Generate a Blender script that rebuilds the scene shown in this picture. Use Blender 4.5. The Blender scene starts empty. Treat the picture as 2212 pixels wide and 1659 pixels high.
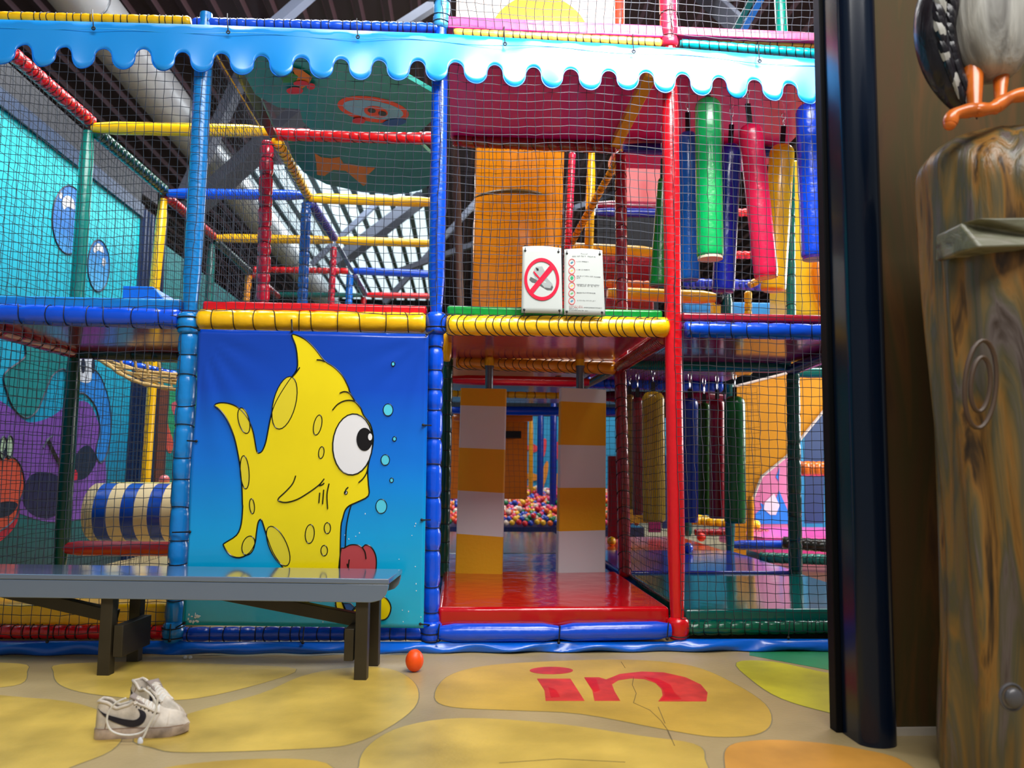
import bpy, math, random
from mathutils import Vector, Matrix
from mathutils.geometry import tessellate_polygon
random.seed(7)
R_ = random.random
C = bpy.context.scene.collection

# ------------------------------------------------------------------ camera
W, H, F_PX = 2212.0, 1659.0, 1733.6
YAW, PIT, ROL = .0643, .1031, .0083
CAM = Vector((1.3247, -3.9726, .8786))
FW = Vector((math.sin(YAW)*math.cos(PIT), math.cos(YAW)*math.cos(PIT), math.sin(PIT)))
R0 = Vector((math.cos(YAW), -math.sin(YAW), 0)); U0 = R0.cross(FW)
RT = math.cos(ROL)*R0 + math.sin(ROL)*U0
UP = -math.sin(ROL)*R0 + math.cos(ROL)*U0
cd = bpy.data.cameras.new('camera'); cam = bpy.data.objects.new('camera', cd); C.objects.link(cam)
cd.sensor_width = 36; cd.lens = F_PX/W*36; cd.clip_start = .05; cd.clip_end = 100
m = Matrix((RT, UP, -FW)).transposed().to_4x4(); m.translation = CAM; cam.matrix_world = m
cd.dof.use_dof = True; cd.dof.focus_distance = 4.0; cd.dof.aperture_fstop = 2.4
sc = bpy.context.scene; sc.camera = cam
sc.view_settings.view_transform = 'Standard'; sc.view_settings.look = 'None'
sc.view_settings.gamma = 1; sc.view_settings.exposure = 0.0
try: sc.view_settings.use_curve_mapping = False
except Exception: pass

# ------------------------------------------------------------------ world and light
w = bpy.data.worlds.new('hall_light'); sc.world = w; w.use_nodes = True
w.node_tree.nodes['Background'].inputs[0].default_value = (.86, .93, 1, 1)
w.node_tree.nodes['Background'].inputs[1].default_value = .24
def area(name, loc, tgt, size, power, col=(1, 1, 1), sy=None, spread=180):
    l = bpy.data.lights.new(name, 'AREA'); l.energy = power; l.color = col; l.size = size
    l.spread = math.radians(spread)
    if sy: l.shape = 'RECTANGLE'; l.size_y = sy
    o = bpy.data.objects.new(name, l); C.objects.link(o); o.location = loc
    o.rotation_euler = (Vector(tgt)-Vector(loc)).to_track_quat('-Z', 'Y').to_euler(); return o
area('added_key_light', (2.9, -5.2, 6.1), (2.4, 0, 2.4), 5.6, 450, (1, .985, .96), sy=1.7)  # added unseen light behind the camera: front key and sheen on the valance
area('skylight_front', (2.5, -1.0, 4.0), (2.2, .1, 3.0), 1.6, 85, (1, .98, .95), spread=100)
area('added_wall_fill', (-.4, 1.2, 6.4), (-1.75, 1.2, 2.2), 2.0, 210, (.95, .98, 1), spread=120)  # added fill from overhead, brightens the painted left wall
area('skylight_middle', (2.0, 4.5, 6.5), (2.0, 3.5, 0), 4.0, 420, (.95, .98, 1))
area('skylight_right', (5.4, 3.2, 6.3), (3.6, 3.0, 0.5), 2.5, 220, (.97, .98, 1))
area('added_side_fill', (7.0, 2.6, 2.3), (3.5, 2.6, 1.0), 2.4, 230, (1, .97, .95))  # added fill from the right, out of sight behind the partition
area('skylight_back', (1.0, 14, 6.5), (1.0, 14, 0), 6.0, 600, (.9, .96, 1))

# ------------------------------------------------------------------ helpers
def ray(u, v):
    return (FW + (u-W/2)/F_PX*RT - (v-H/2)/F_PX*UP)
def PY(u, v, Y=0.0):
    d = ray(u, v); return CAM + d*((Y-CAM.y)/d.y)
def PX(u, v, X):
    d = ray(u, v); return CAM + d*((X-CAM.x)/d.x)
def PZ(u, v, Z=0.0):
    d = ray(u, v); return CAM + d*((Z-CAM.z)/d.z)
S = 1.375                              # depth of one bay

def lin(c):
    c = c/255.0
    return c/12.92 if c <= .04045 else ((c+.055)/1.055)**2.4
MC = {}
def M(name, rgb, rough=.3, coat=.0, metal=0.0, bump=0.0, bscale=30, var=0.0, vscale=4, emit=None, stretch=None, trans=0):
    if name in MC: return MC[name]
    mt = bpy.data.materials.new(name); mt.use_nodes = True; nt = mt.node_tree; b = nt.nodes['Principled BSDF']
    col = tuple(lin(x) for x in rgb)+(1,)
    b.inputs['Base Color'].default_value = col; b.inputs['Roughness'].default_value = rough
    b.inputs['Metallic'].default_value = metal; b.inputs['Coat Weight'].default_value = coat
    b.inputs['Coat Roughness'].default_value = .12
    tc = nt.nodes.new('ShaderNodeTexCoord'); mp = nt.nodes.new('ShaderNodeMapping')
    nt.links.new(tc.outputs['Object'], mp.inputs[0])
    if stretch: mp.inputs['Scale'].default_value = stretch
    if var:
        n = nt.nodes.new('ShaderNodeTexNoise'); n.inputs['Scale'].default_value = vscale; n.inputs['Detail'].default_value = 5
        nt.links.new(mp.outputs[0], n.inputs['Vector'])
        r = nt.nodes.new('ShaderNodeValToRGB')
        r.color_ramp.elements[0].position = .3; r.color_ramp.elements[1].position = .7
        r.color_ramp.elements[0].color = tuple(c*(1-var) for c in col[:3])+(1,)
        r.color_ramp.elements[1].color = tuple(min(1, c*(1+var*.6)+.02*var) for c in col[:3])+(1,)
        nt.links.new(n.outputs[0], r.inputs[0]); nt.links.new(r.outputs[0], b.inputs['Base Color'])
    if bump:
        n = nt.nodes.new('ShaderNodeTexNoise'); n.inputs['Scale'].default_value = bscale; n.inputs['Detail'].default_value = 3
        nt.links.new(mp.outputs[0], n.inputs['Vector'])
        bp = nt.nodes.new('ShaderNodeBump'); bp.inputs['Strength'].default_value = bump; bp.inputs['Distance'].default_value = .02
        nt.links.new(n.outputs[0], bp.inputs['Height']); nt.links.new(bp.outputs[0], b.inputs['Normal'])
    if emit:
        b.inputs['Emission Color'].default_value = tuple(lin(x) for x in emit[0])+(1,); b.inputs['Emission Strength'].default_value = emit[1]
    MC[name] = mt; return mt
def ramp_mat(name, axis, stops, rough=.3, coat=0, bump=0, bscale=4):
    """colour printed along a world axis: stops (pos, rgb)"""
    mt = bpy.data.materials.new(name); mt.use_nodes = True; nt = mt.node_tree; b = nt.nodes['Principled BSDF']
    g = nt.nodes.new('ShaderNodeNewGeometry'); sx = nt.nodes.new('ShaderNodeSeparateXYZ'); nt.links.new(g.outputs['Position'], sx.inputs[0])
    mr = nt.nodes.new('ShaderNodeMapRange'); lo, hi = stops[0][0], stops[-1][0]
    mr.inputs['From Min'].default_value = lo; mr.inputs['From Max'].default_value = hi
    nt.links.new(sx.outputs[axis], mr.inputs['Value'])
    r = nt.nodes.new('ShaderNodeValToRGB'); e = r.color_ramp.elements
    while len(e) < len(stops): e.new(.5)
    for k, (p, c) in enumerate(stops):
        e[k].position = (p-lo)/(hi-lo); e[k].color = tuple(lin(x) for x in c)+(1,)
    nt.links.new(mr.outputs[0], r.inputs[0]); nt.links.new(r.outputs[0], b.inputs['Base Color'])
    b.inputs['Roughness'].default_value = rough; b.inputs['Coat Weight'].default_value = coat
    if bump:
        n = nt.nodes.new('ShaderNodeTexNoise'); n.inputs['Scale'].default_value = bscale; n.inputs['Detail'].default_value = 2
        bp = nt.nodes.new('ShaderNodeBump'); bp.inputs['Strength'].default_value = bump; bp.inputs['Distance'].default_value = .05
        nt.links.new(g.outputs['Position'], n.inputs['Vector'])
        nt.links.new(n.outputs[0], bp.inputs['Height']); nt.links.new(bp.outputs[0], b.inputs['Normal'])
    return mt

def V(n, rgb, **k):                    # glossy padded vinyl
    k.setdefault('bump', .25); k.setdefault('bscale', 14)
    return M('vinyl_'+n, rgb, rough=k.pop('rough', .26), coat=.35, **k)
BLUE = V('blue', (0, 76, 214)); NAVY = V('navy', (2, 30, 130)); SKY = V('sky', (14, 132, 214)); YEL = V('yellow', (246, 190, 6))
MUST = V('mustard', (214, 148, 10)); RED = V('red', (214, 14, 28)); DRED = V('darkred', (150, 8, 22)); CRIM = V('crimson', (196, 12, 52))
GRN = V('green', (0, 140, 56)); DGRN = V('darkgreen', (0, 62, 46)); TEAL = V('teal', (6, 132, 116)); DTEAL = V('deepteal', (0, 92, 88))
MAG = V('magenta', (158, 0, 78), rough=.16, bump=.12, bscale=6); ORG = V('orange', (236, 92, 12)); PURP = V('purple', (88, 62, 168))
DKRED_MAT = V('mat_red', (184, 6, 18), rough=.12, bump=.7, bscale=4); PINK = V('pink', (226, 30, 84)); LGRN = V('lightgreen', (0, 158, 84))
WHITE = M('white_canvas', (222, 220, 222), rough=.7); WHITE_V = V('white', (232, 232, 236))
CORD = M('black_cord', (14, 14, 16), rough=.6); NETM = M('net_twine', (38, 44, 58), rough=.6); NETD = M('net_twine_dark', (14, 15, 18), rough=.8)
STEEL = M('galvanised_steel', (120, 124, 130), rough=.35, metal=.8, bump=.1); GREYP = M('grey_painted_steel', (82, 88, 104), rough=.5, var=.15)
BLACK = M('black_paint', (8, 8, 10), rough=.35)

def tagp(o, label=None, cat=None, group=None, kind=None):
    if label: o['label'] = label
    if cat: o['category'] = cat
    if group: o['group'] = group
    if kind: o['kind'] = kind
    return o
def empty(name, loc, label, cat, group=None):
    o = bpy.data.objects.new(name, None); C.objects.link(o); o.location = loc; o.empty_display_size = .1
    return tagp(o, label, cat, group)
def frame(t):
    t = t.normalized(); a = Vector((0, 0, 1)) if abs(t.z) < .95 else Vector((1, 0, 0))
    x = a.cross(t).normalized(); return x, t.cross(x)
class MB:
    def __init__(s): s.v = []; s.f = []; s.mi = []
    def add(s, vs, fs, mi=0):
        n = len(s.v); s.v += [Vector(q) for q in vs]; s.f += [tuple(i+n for i in f) for f in fs]; s.mi += [mi]*len(fs)
    def box(s, a, b, mi=0):
        x0, y0, z0 = a; x1, y1, z1 = b
        s.add([(x0, y0, z0), (x1, y0, z0), (x1, y1, z0), (x0, y1, z0), (x0, y0, z1), (x1, y0, z1), (x1, y1, z1), (x0, y1, z1)],
              [(3, 2, 1, 0), (4, 5, 6, 7), (0, 1, 5, 4), (1, 2, 6, 5), (2, 3, 7, 6), (3, 0, 4, 7)], mi)
    def bar(s, p, q, w, h, mi=0):        # rectangular bar
        p, q = Vector(p), Vector(q); x, y = frame(q-p); x = x*w/2; y = y*h/2
        s.add([p-x-y, p+x-y, p+x+y, p-x+y, q-x-y, q+x-y, q+x+y, q-x+y],
              [(3, 2, 1, 0), (4, 5, 6, 7), (0, 1, 5, 4), (1, 2, 6, 5), (2, 3, 7, 6), (3, 0, 4, 7)], mi)
    def tube(s, pts, r, seg=12, cap=True, mi=0, closed=False):
        pts = [Vector(p) for p in pts]; n = len(pts); rr = r if hasattr(r, '__len__') else [r]*n
        vs = []; px = None
        for i, p in enumerate(pts):
            t = (pts[(i+1) % n]-pts[i-1]) if closed else (pts[min(i+1, n-1)]-pts[max(i-1, 0)])
            t = t.normalized()
            if px is None: x, y = frame(t)
            else:
                x = px - t*px.dot(t)
                x = x.normalized() if x.length > 1e-6 else frame(t)[0]
                y = t.cross(x)
            px = x
            for k in range(seg):
                a = 2*math.pi*k/seg; vs.append(p+(x*math.cos(a)+y*math.sin(a))*rr[i])
        fs = []
        for i in range(n if closed else n-1):
            j = (i+1) % n
            for k in range(seg):
                l = (k+1) % seg; fs.append((i*seg+k, i*seg+l, j*seg+l, j*seg+k))
        if cap and not closed:
            fs.append(tuple(range(seg-1, -1, -1))); fs.append(tuple((n-1)*seg+k for k in range(seg)))
        s.add(vs, fs, mi)
    def prism(s, pts, d, mi=0):          # closed outline, extruded along d
        pts = [Vector(p) for p in pts]; d = Vector(d); n = len(pts)
        if n > 5:
            tri = tessellate_polygon([pts]); fs = []
            for t in tri: fs += [tuple(t), tuple(k+n for k in reversed(t))]
        else: fs = [tuple(range(n)), tuple(range(2*n-1, n-1, -1))]
        for i in range(n): j = (i+1) % n; fs.append((i, i+n, j+n, j))
        s.add(pts+[p+d for p in pts], fs, mi)
    def ball(s, c, r, seg=16, ring=10, mi=0, M3=None):
        c = Vector(c); r = r if hasattr(r, '__len__') else (r, r, r); vs = []; fs = []
        for i in range(ring+1):
            t = math.pi*i/ring
            for k in range(seg):
                a = 2*math.pi*k/seg
                q = Vector((r[0]*math.sin(t)*math.cos(a), r[1]*math.sin(t)*math.sin(a), r[2]*math.cos(t)))
                if M3: q = M3 @ q
                vs.append(c+q)
        for i in range(ring):
            for k in range(seg):
                l = (k+1) % seg; fs.append((i*seg+k, (i+1)*seg+k, (i+1)*seg+l, i*seg+l))
        s.add(vs, fs, mi)
    def build(s, name, mat, parent=None, bevel=0, smooth=40, loc=None):
        mats = mat if isinstance(mat, (list, tuple)) else [mat]
        if parent is not None: off = Vector(parent.get('_o', (0, 0, 0))) if parent.get('_o') is not None else parent.location.copy()
        elif loc is not None: off = Vector(loc)
        else:
            xs = [q.x for q in s.v]; ys = [q.y for q in s.v]; zs = [q.z for q in s.v]
            off = Vector(((min(xs)+max(xs))/2, (min(ys)+max(ys))/2, min(zs)))
        me = bpy.data.meshes.new(name); me.from_pydata([q-off for q in s.v], [], s.f)
        for q in mats: me.materials.append(q)
        me.polygons.foreach_set('material_index', s.mi); me.validate(); me.update()
        if smooth:
            me.shade_smooth()
            try: me.set_sharp_from_angle(angle=math.radians(smooth))
            except Exception: pass
        o = bpy.data.objects.new(name, me); C.objects.link(o)
        if parent is not None: o.parent = parent
        else: o.location = off
        if bevel:
            b = o.modifiers.new('bevel', 'BEVEL'); b.width = bevel; b.segments = 3; b.limit_method = 'ANGLE'
        return o
def world(o):
    p = o.location.copy()
    while o.parent: o = o.parent; p += o.location
    return p
def sub(mb, name, mat, parent, **k):     # part of a part / part under a mesh thing: verts given in world space
    off = world(parent); q = MB(); q.v = [v-off for v in mb.v]; q.f = mb.f; q.mi = mb.mi
    mats = mat if isinstance(mat, (list, tuple)) else [mat]
    me = bpy.data.meshes.new(name); me.from_pydata(q.v, [], q.f)
    for x in mats: me.materials.append(x)
    me.polygons.foreach_set('material_index', q.mi); me.update(); me.shade_smooth(); me.set_sharp_from_angle(angle=math.radians(40))
    o = bpy.data.objects.new(name, me); C.objects.link(o); o.parent = parent
    if k.get('bevel'):
        b = o.modifiers.new('bevel', 'BEVEL'); b.width = k['bevel']; b.segments = 3; b.limit_method = 'ANGLE'
    return o

# padded tube: smooth, pinched by rings of cord, or wound with a spiral cord
def pad(name, label, p0, p1, r, mat, style='smooth', pitch=.11, cat=None, group=None, seg=16, pinch=.16, slant=.35, cordr=.0022, ends=True):
    p0, p1 = Vector(p0), Vector(p1); ax = p1-p0; L = ax.length; t = ax/L; x, y = frame(t)
    pins = []
    if style in ('ring', 'slant', 'zig'):
        q = pitch*(.4+.4*R_())
        while q < L-.02:
            pins.append(q); q += pitch*(.65+.7*R_())
    step = .012 if style != 'smooth' else max(.03, L/8)
    if L > 3 and style != 'smooth': step = .02
    n = max(4, int(L/step)); vs = []; fs = []
    for i in range(n+1):
        s_ = L*i/n
        for k in range(seg):
            a = 2*math.pi*k/seg; rr = r
            if pins:
                off = slant*r*math.cos(a)*1.6 if style == 'slant' else 0
                dmin = min(abs(s_-q-off) for q in pins)
                rr = r*(1-pinch*math.exp(-(dmin/(.009+.05*pitch))**2)) + r*.018*math.sin(a*5+s_*60)
            elif style == 'spiral':
                ph = (s_/pitch - a/(2*math.pi)) % 1; ph = min(ph, 1-ph)*pitch
                rr = r*(1-pinch*math.exp(-(ph/(.25*pitch))**2))
            elif style == 'smooth': rr = r
            e = min(s_, L-s_)
            if ends and e < r*.45: rr *= .72+.28*math.sqrt(max(0, 1-(1-e/(r*.45))**2))
            vs.append(p0+t*s_+(x*math.cos(a)+y*math.sin(a))*rr)
    for i in range(n):
        for k in range(seg):
            l = (k+1) % seg; fs.append((i*seg+k, i*seg+l, (i+1)*seg+l, (i+1)*seg+k))
    fs.append(tuple(range(seg-1, -1, -1))); fs.append(tuple(n*seg+k for k in range(seg)))
    mb = MB(); mb.add(vs, fs)
    if style == 'smooth':
        o = mb.build(name, mat); tagp(o, label, cat or name.split('_')[-1], group); return o
    root = empty(name, ((p0+p1)/2).to_tuple()[:2]+(min(p0.z, p1.z)-r*.99,), label, cat or name.split('_')[-1], group)
    mb.build('foam_sleeve', mat, root, smooth=60)
    lb = MB()
    if pins:
        pts = []; aback = math.atan2(y.y, x.y)      # start every turn at the back
        for n_i, q in enumerate(pins):
            dz = (R_()-.5)*.02; zg = style == 'zig' and n_i % 2
            for k in range(15):
                a = aback+2*math.pi*k/14; off = slant*r*math.cos(a)*1.6 if style == 'slant' else dz*math.cos(a)
                if zg: off = -(q-pins[n_i-1])*.55*math.cos((a-aback)/2)**2 if (a-aback) < math.pi else -(q-pins[n_i-1])*.55*0
                pts.append(p0+t*(q+off)+(x*math.cos(a)+y*math.sin(a))*(r*(1-pinch*.75)+cordr*1.1))
        lb.tube(pts, cordr, 5)
    else:
        nn = int(L/pitch*12); pts = []
        for k in range(nn+1):
            s_ = L*k/nn; a = 2*math.pi*(s_/pitch)
            pts.append(p0+t*s_+(x*math.cos(a)+y*math.sin(a))*(r*(1-pinch)+cordr))
        lb.tube(pts, cordr, 5)
    lb.build('cord_lacing', CORD, root, smooth=60)
    return root

def post(label, a, b, r, mat, style='smooth', **k):
    p, q = PY(*a), PY(*b)
    if a[2] > 1.3 and 1.6 < p.z < 2.7: p = p+(q-p)*((1.62-p.z)/(q.z-p.z))     # stands on the platform level
    return pad('padded_post', label, p, q, r, mat, style, cat='post', **k)
def beam(label, a, b, r, mat, style='smooth', **k): return pad('padded_beam', label, PY(*a), PY(*b), r, mat, style, cat='beam', **k)

def net(label, c00, c10, c11, c01, cell=.044, r=.0017, mat=None, jit=.006, sag=.0, group=None):
    """knotted square net between four corners (bottom left, bottom right, top right, top left)"""
    c00, c10, c11, c01 = map(Vector, (c00, c10, c11, c01))
    nu = max(2, int(round(((c10-c00).length+(c11-c01).length)/2/cell))); nv = max(2, int(round((c01-c00).length/cell)))
    nor = (c10-c00).cross(c01-c00).normalized()
    ph = R_()*6
    P = []
    for j in range(nv+1):
        row = []
        for i in range(nu+1):
            a, b = i/nu, j/nv
            q = (c00*(1-a)+c10*a)*(1-b)+(c01*(1-a)+c11*a)*b
            q = q + nor*(sag*math.sin(math.pi*a)*math.sin(math.pi*b))
            e = (c10-c00)/nu; g = (c01-c00)/nv
            wob = math.sin(b*9+ph+a*3)*.22+math.sin(a*7+b*5+ph)*.15
            q = q + e*wob*.6 + g*(math.sin(a*8+ph)*.2) + Vector(((R_()-.5), (R_()-.5)*.4, (R_()-.5)))*jit
            row.append(q)
        P.append(row)
    mb = MB()
    for j in range(nv+1): mb.tube(P[j], r, 3, cap=False)
    for i in range(nu+1): mb.tube([P[j][i] for j in range(nv+1)], r, 3, cap=False)
    o = mb.build('safety_net', mat or NETM, smooth=0)
    return tagp(o, label, 'net', group)

def struct(o, parent=None): o['kind'] = 'structure'; return o
def cat_spline(pts, n=6, closed=True):
    out = []; m_ = len(pts)
    rng = range(m_) if closed else range(m_-1)
    for i in rng:
        p = [Vector(tuple(pts[(i+k) % m_] if closed else pts[min(max(i+k, 0), m_-1)])) for k in (-1, 0, 1, 2)]
        for k in range(n):
            t = k/n
            out.append(tuple(.5*((2*p[1])+(-p[0]+p[2])*t+(2*p[0]-5*p[1]+4*p[2]-p[3])*t*t+(-p[0]+3*p[1]-3*p[2]+p[3])*t**3)))
    if not closed: out.append(tuple(pts[-1]))
    return out
def ell(cx, cy, rx, ry, tilt=0, n=28):
    c, s_ = math.cos(math.radians(tilt)), math.sin(math.radians(tilt)); o = []
    for k in range(n):
        a = 2*math.pi*k/n; x, y = rx*math.cos(a), ry*math.sin(a); o.append((cx+x*c-y*s_, cy+x*s_+y*c))
    return o

# ================================================================== THE SETTING
FLOORM = M('floor_concrete', (178, 156, 110), rough=.36, var=.22, vscale=2.2, bump=.08, bscale=60)
mb = MB(); mb.box((-9, -5.5, -.1), (12, 28, 0)); floor_o = struct(mb.build('floor', FLOORM, smooth=0))
def stone(pts, mat, edge, z=.0012, smoothn=4):
    q = cat_spline(pts, smoothn); c = (sum(a[0] for a in q)/len(q), sum(a[1] for a in q)/len(q))
    P = [PZ(a, b, 0) for a, b in q]; ce = sum(P, Vector())/len(P)
    a = MB(); a.prism([Vector((p.x, p.y, .0002))+(p-ce).normalized()*.004 for p in P], (0, 0, z*.4))
    e = sub(a, 'painted_outline', edge, floor_o)
    a = MB(); a.prism([Vector((p.x, p.y, .0006)) for p in P], (0, 0, z)); return sub(a, 'painted_stone', mat, floor_o)
EDGE = M('paint_edge', (134, 124, 94), rough=.5)
SY = M('paint_stone_yellow', (206, 174, 78), rough=.34, var=.36, vscale=3.2, bump=.05, bscale=70)
SI = M('paint_stone_ochre', (202, 164, 64), rough=.4, var=.28, vscale=3.4, bump=.05, bscale=70)
SG = M('paint_stone_lime', (214, 204, 34), rough=.4, var=.35, vscale=3)
SO = M('paint_stone_orange', (214, 152, 62), rough=.4, var=.25, vscale=4)
GP = M('paint_green', (36, 140, 84), rough=.45, var=.2)
stone([(939, 1507), (965, 1463), (1048, 1439), (1196, 1429), (1362, 1426), (1493, 1439), (1582, 1475), (1653, 1522), (1665, 1564), (1629, 1588), (1540, 1592), (1434, 1576), (1256, 1543), (1107, 1535), (977, 1528)], SI, EDGE)
stone([(823, 1443), (872, 1457), (902, 1488), (895, 1529), (836, 1574), (764, 1606), (678, 1617), (407, 1626), (330, 1616), (290, 1595), (400, 1545), (560, 1500), (650, 1462), (740, 1444)], SY, EDGE)
stone([(130, 1436), (116, 1452), (130, 1480), (194, 1499), (330, 1512), (430, 1508), (560, 1478), (640, 1446), (500, 1436), (300, 1430)], SY, EDGE)
stone([(-160, 1436), (40, 1434), (58, 1452), (44, 1478), (-40, 1488), (-160, 1490)], SY, EDGE)
stone([(-200, 1510), (60, 1508), (200, 1530), (262, 1580), (240, 1622), (150, 1659), (60, 1700), (-200, 1700)], SY, EDGE)
stone([(776, 1655), (800, 1608), (872, 1570), (1000, 1552), (1200, 1564), (1380, 1590), (1500, 1608), (1522, 1640), (1500, 1700), (1150, 1740), (800, 1720)], SY, EDGE)
stone([(300, 1680), (420, 1650), (620, 1640), (720, 1660), (700, 1740), (360, 1740)], SI, EDGE)
stone([(1591, 1432), (1623, 1469), (1689, 1510), (1804, 1543), (1980, 1580), (2080, 1540), (2000, 1480), (1804, 1457), (1671, 1430)], SG, EDGE)
stone([(1566, 1650), (1576, 1612), (1641, 1600), (1730, 1602), (1849, 1617), (1960, 1650), (2020, 1740), (1700, 1760), (1590, 1720)], SO, EDGE)
a = MB(); a.prism([(*PZ(u, v, 0).xy, .0004) for u, v in [(1619, 1416), (1805, 1450), (2300, 1560), (2300, 1380), (1619, 1380)]], (0, 0, .0006)); sub(a, 'painted_grass', GP, floor_o)
# painted red word on the big stone
LET = M('paint_letter_red', (214, 58, 48), rough=.4, var=.25, vscale=14); LETD = M('paint_letter_deep', (214, 22, 26), rough=.4, var=.2, vscale=14)
def decal(poly, name, mat, z0=.002, h=.0005):
    a = MB(); a.prism([(*PZ(u, v, 0).xy, z0) for u, v in poly], (0, 0, h)); return sub(a, name, mat, floor_o)
def zz(x, y): return (900+x*.593, 1380+y*.593)
decal(ell(1191, 1449.5, 47, 8), 'painted_letter_dot', LET)
decal([zz(*p) for p in [(438, 147), (560, 147), (588, 190), (612, 228), (470, 228), (466, 190)]], 'painted_letter', LET)
nl = [(610, 142), (665, 142), (690, 150), (740, 130), (820, 121), (900, 124), (980, 142), (1035, 168), (1060, 198), (1056, 230), (880, 230), (896, 208), (892, 185), (870, 163), (830, 149), (780, 146), (735, 153), (712, 168), (722, 195), (742, 228), (648, 228), (640, 190)]
decal([zz(*p) for p in nl], 'painted_letter', LET)
decal([zz(*p) for p in [(830, 141), (880, 148), (925, 170), (938, 198), (965, 222), (890, 226), (905, 205), (896, 182), (868, 160)]], 'painted_letter_shade', LETD, z0=.0026)
decal([zz(*p) for p in [(480, 178), (510, 190), (522, 214), (490, 216)]], 'painted_letter_shade', LETD, z0=.0026)
decal([zz(*p) for p in [(612, 146), (655, 150), (668, 190), (648, 196)]], 'painted_letter_shade', LETD, z0=.0026)
CRK = M('floor_crack', (92, 78, 52), rough=.9)
for cr in ([(745, 85), (760, 108)], [(790, 140), (786, 170), (800, 200), (790, 235), (850, 262), (890, 300), (915, 335), (940, 392)], [(880, 250), (905, 310)], [(300, 455), (520, 440), (760, 452)]):
    a = MB(); pts = [Vector((*PZ(*zz(*p), 0).xy, .0018)) for p in cr]; a.tube([q for q in pts], .0012, 4); sub(a, 'floor_crack', CRK, floor_o)

# roof
SHEET = M('roof_sheet', (66, 54, 66), rough=.45, metal=.3, bump=.1, bscale=3); RIB_LIT = M('roof_rib_lit', (150, 122, 134), rough=.4, metal=.35)  # lighter rib sides: highlights on the corrugation put into the colour
mb = MB(); ZR = 6.8; x = -9.0; per = .376
while x < 12:
    for a_, z_, b_, z2, mi in ((0, 0, .20, 0, 0), (.20, 0, .235, -.06, 1), (.235, -.06, .31, -.06, 0), (.31, -.06, .345, 0, 1), (.345, 0, per, 0, 0)):
        mb.add([(x+a_, -4, ZR+z_), (x+b_, -4, ZR+z2), (x+b_, 28, ZR+z2), (x+a_, 28, ZR+z_)], [(0, 1, 2, 3)], mi)
    x += per
struct(mb.build('ceiling', [SHEET, RIB_LIT], smooth=0))
SKYM = M('skylight_sheet', (235, 245, 250), rough=.6, emit=((214, 238, 250), 1.15)); SKYR = M('skylight_rib', (80, 104, 110), rough=.6)
mb = MB(); x = -3.2
while x < .5:
    mb.box((x, 11.5, ZR-.10), (x+.26, 24, ZR-.07), 0); mb.box((x+.26, 11.5, ZR-.14), (x+.376, 24, ZR-.07), 1); x += .376
struct(mb.build('window_1', [SKYM, SKYR], smooth=0))
WALLG = M('hall_wall', (70, 78, 92), rough=.8, var=.2, vscale=.5)
mb = MB(); mb.box((-9, 28, 0), (12, 28.2, ZR)); struct(mb.build('wall_back', WALLG, smooth=0))
mb = MB(); mb.box((12, -2, 0), (12.2, 28, ZR)); struct(mb.build('wall_right', WALLG, smooth=0))
mb = MB(); mb.box((-9.2, -2, 0), (-9, 28, ZR)); struct(mb.build('wall_far_left', WALLG, smooth=0))
# steel rafters and braces
def steel(label, a, b, w_, h_, mat=None):
    p, q = PY(*a), PY(*b)
    if q.z > p.z: p, q = q, p
    if p.z < ZR-.2 and p.z-q.z > .2: p = q+(p-q)*((ZR-.06-q.z)/(p.z-q.z))          # reach up to the roof
    mb = MB(); mb.bar(p, q, w_, h_); tagp(mb.build('roof_brace', mat or GREYP, smooth=0), label, 'steel beam', None)
    return
steel('pale grey steel strut crossing the roof above the blue top beam', (690, -30, 5), (585, 62, 5), .16, .1, M('pale_steel', (140, 152, 178), rough=.5))
steel('grey steel strut rising to the light blue netted column at the top', (960, -4, 5.2), (860, 60, 5.2), .12, .1)
steel('wide dark steel rafter running diagonally across the bright roof panels', (985, 372, 13), (725, 570, 13), .55, .2)
steel('thin steel brace below the diagonal rafter in front of bright roof panels', (930, 545, 12.5), (830, 655, 12.5), .16, .1)
steel('thin steel brace rising to the right below the yellow rail and bright roof panels', (850, 590, 12), (945, 556, 12), .14, .1)
steel('pale steel brace behind the netting left of the wide rafter', (800, 452, 12), (672, 572, 12), .1, .1, M('pale_steel', (150, 150, 150)))
steel('broad grey steel gusset beam behind the upper left netting and silver duct', (395, 430, 6.5), (520, 170, 6.5), .25, .12)
steel('grey steel rafter behind the red and yellow rails in the upper left', (395, 470, 8), (660, 235, 8), .5, .16)
steel('grey corner beam above the painted cyan wall near its top edge', (20, 190, 3.0), (330, 425, 6.2), .12, .2, M('dusty_steel', (58, 54, 66), rough=.5, bump=.1))
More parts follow.
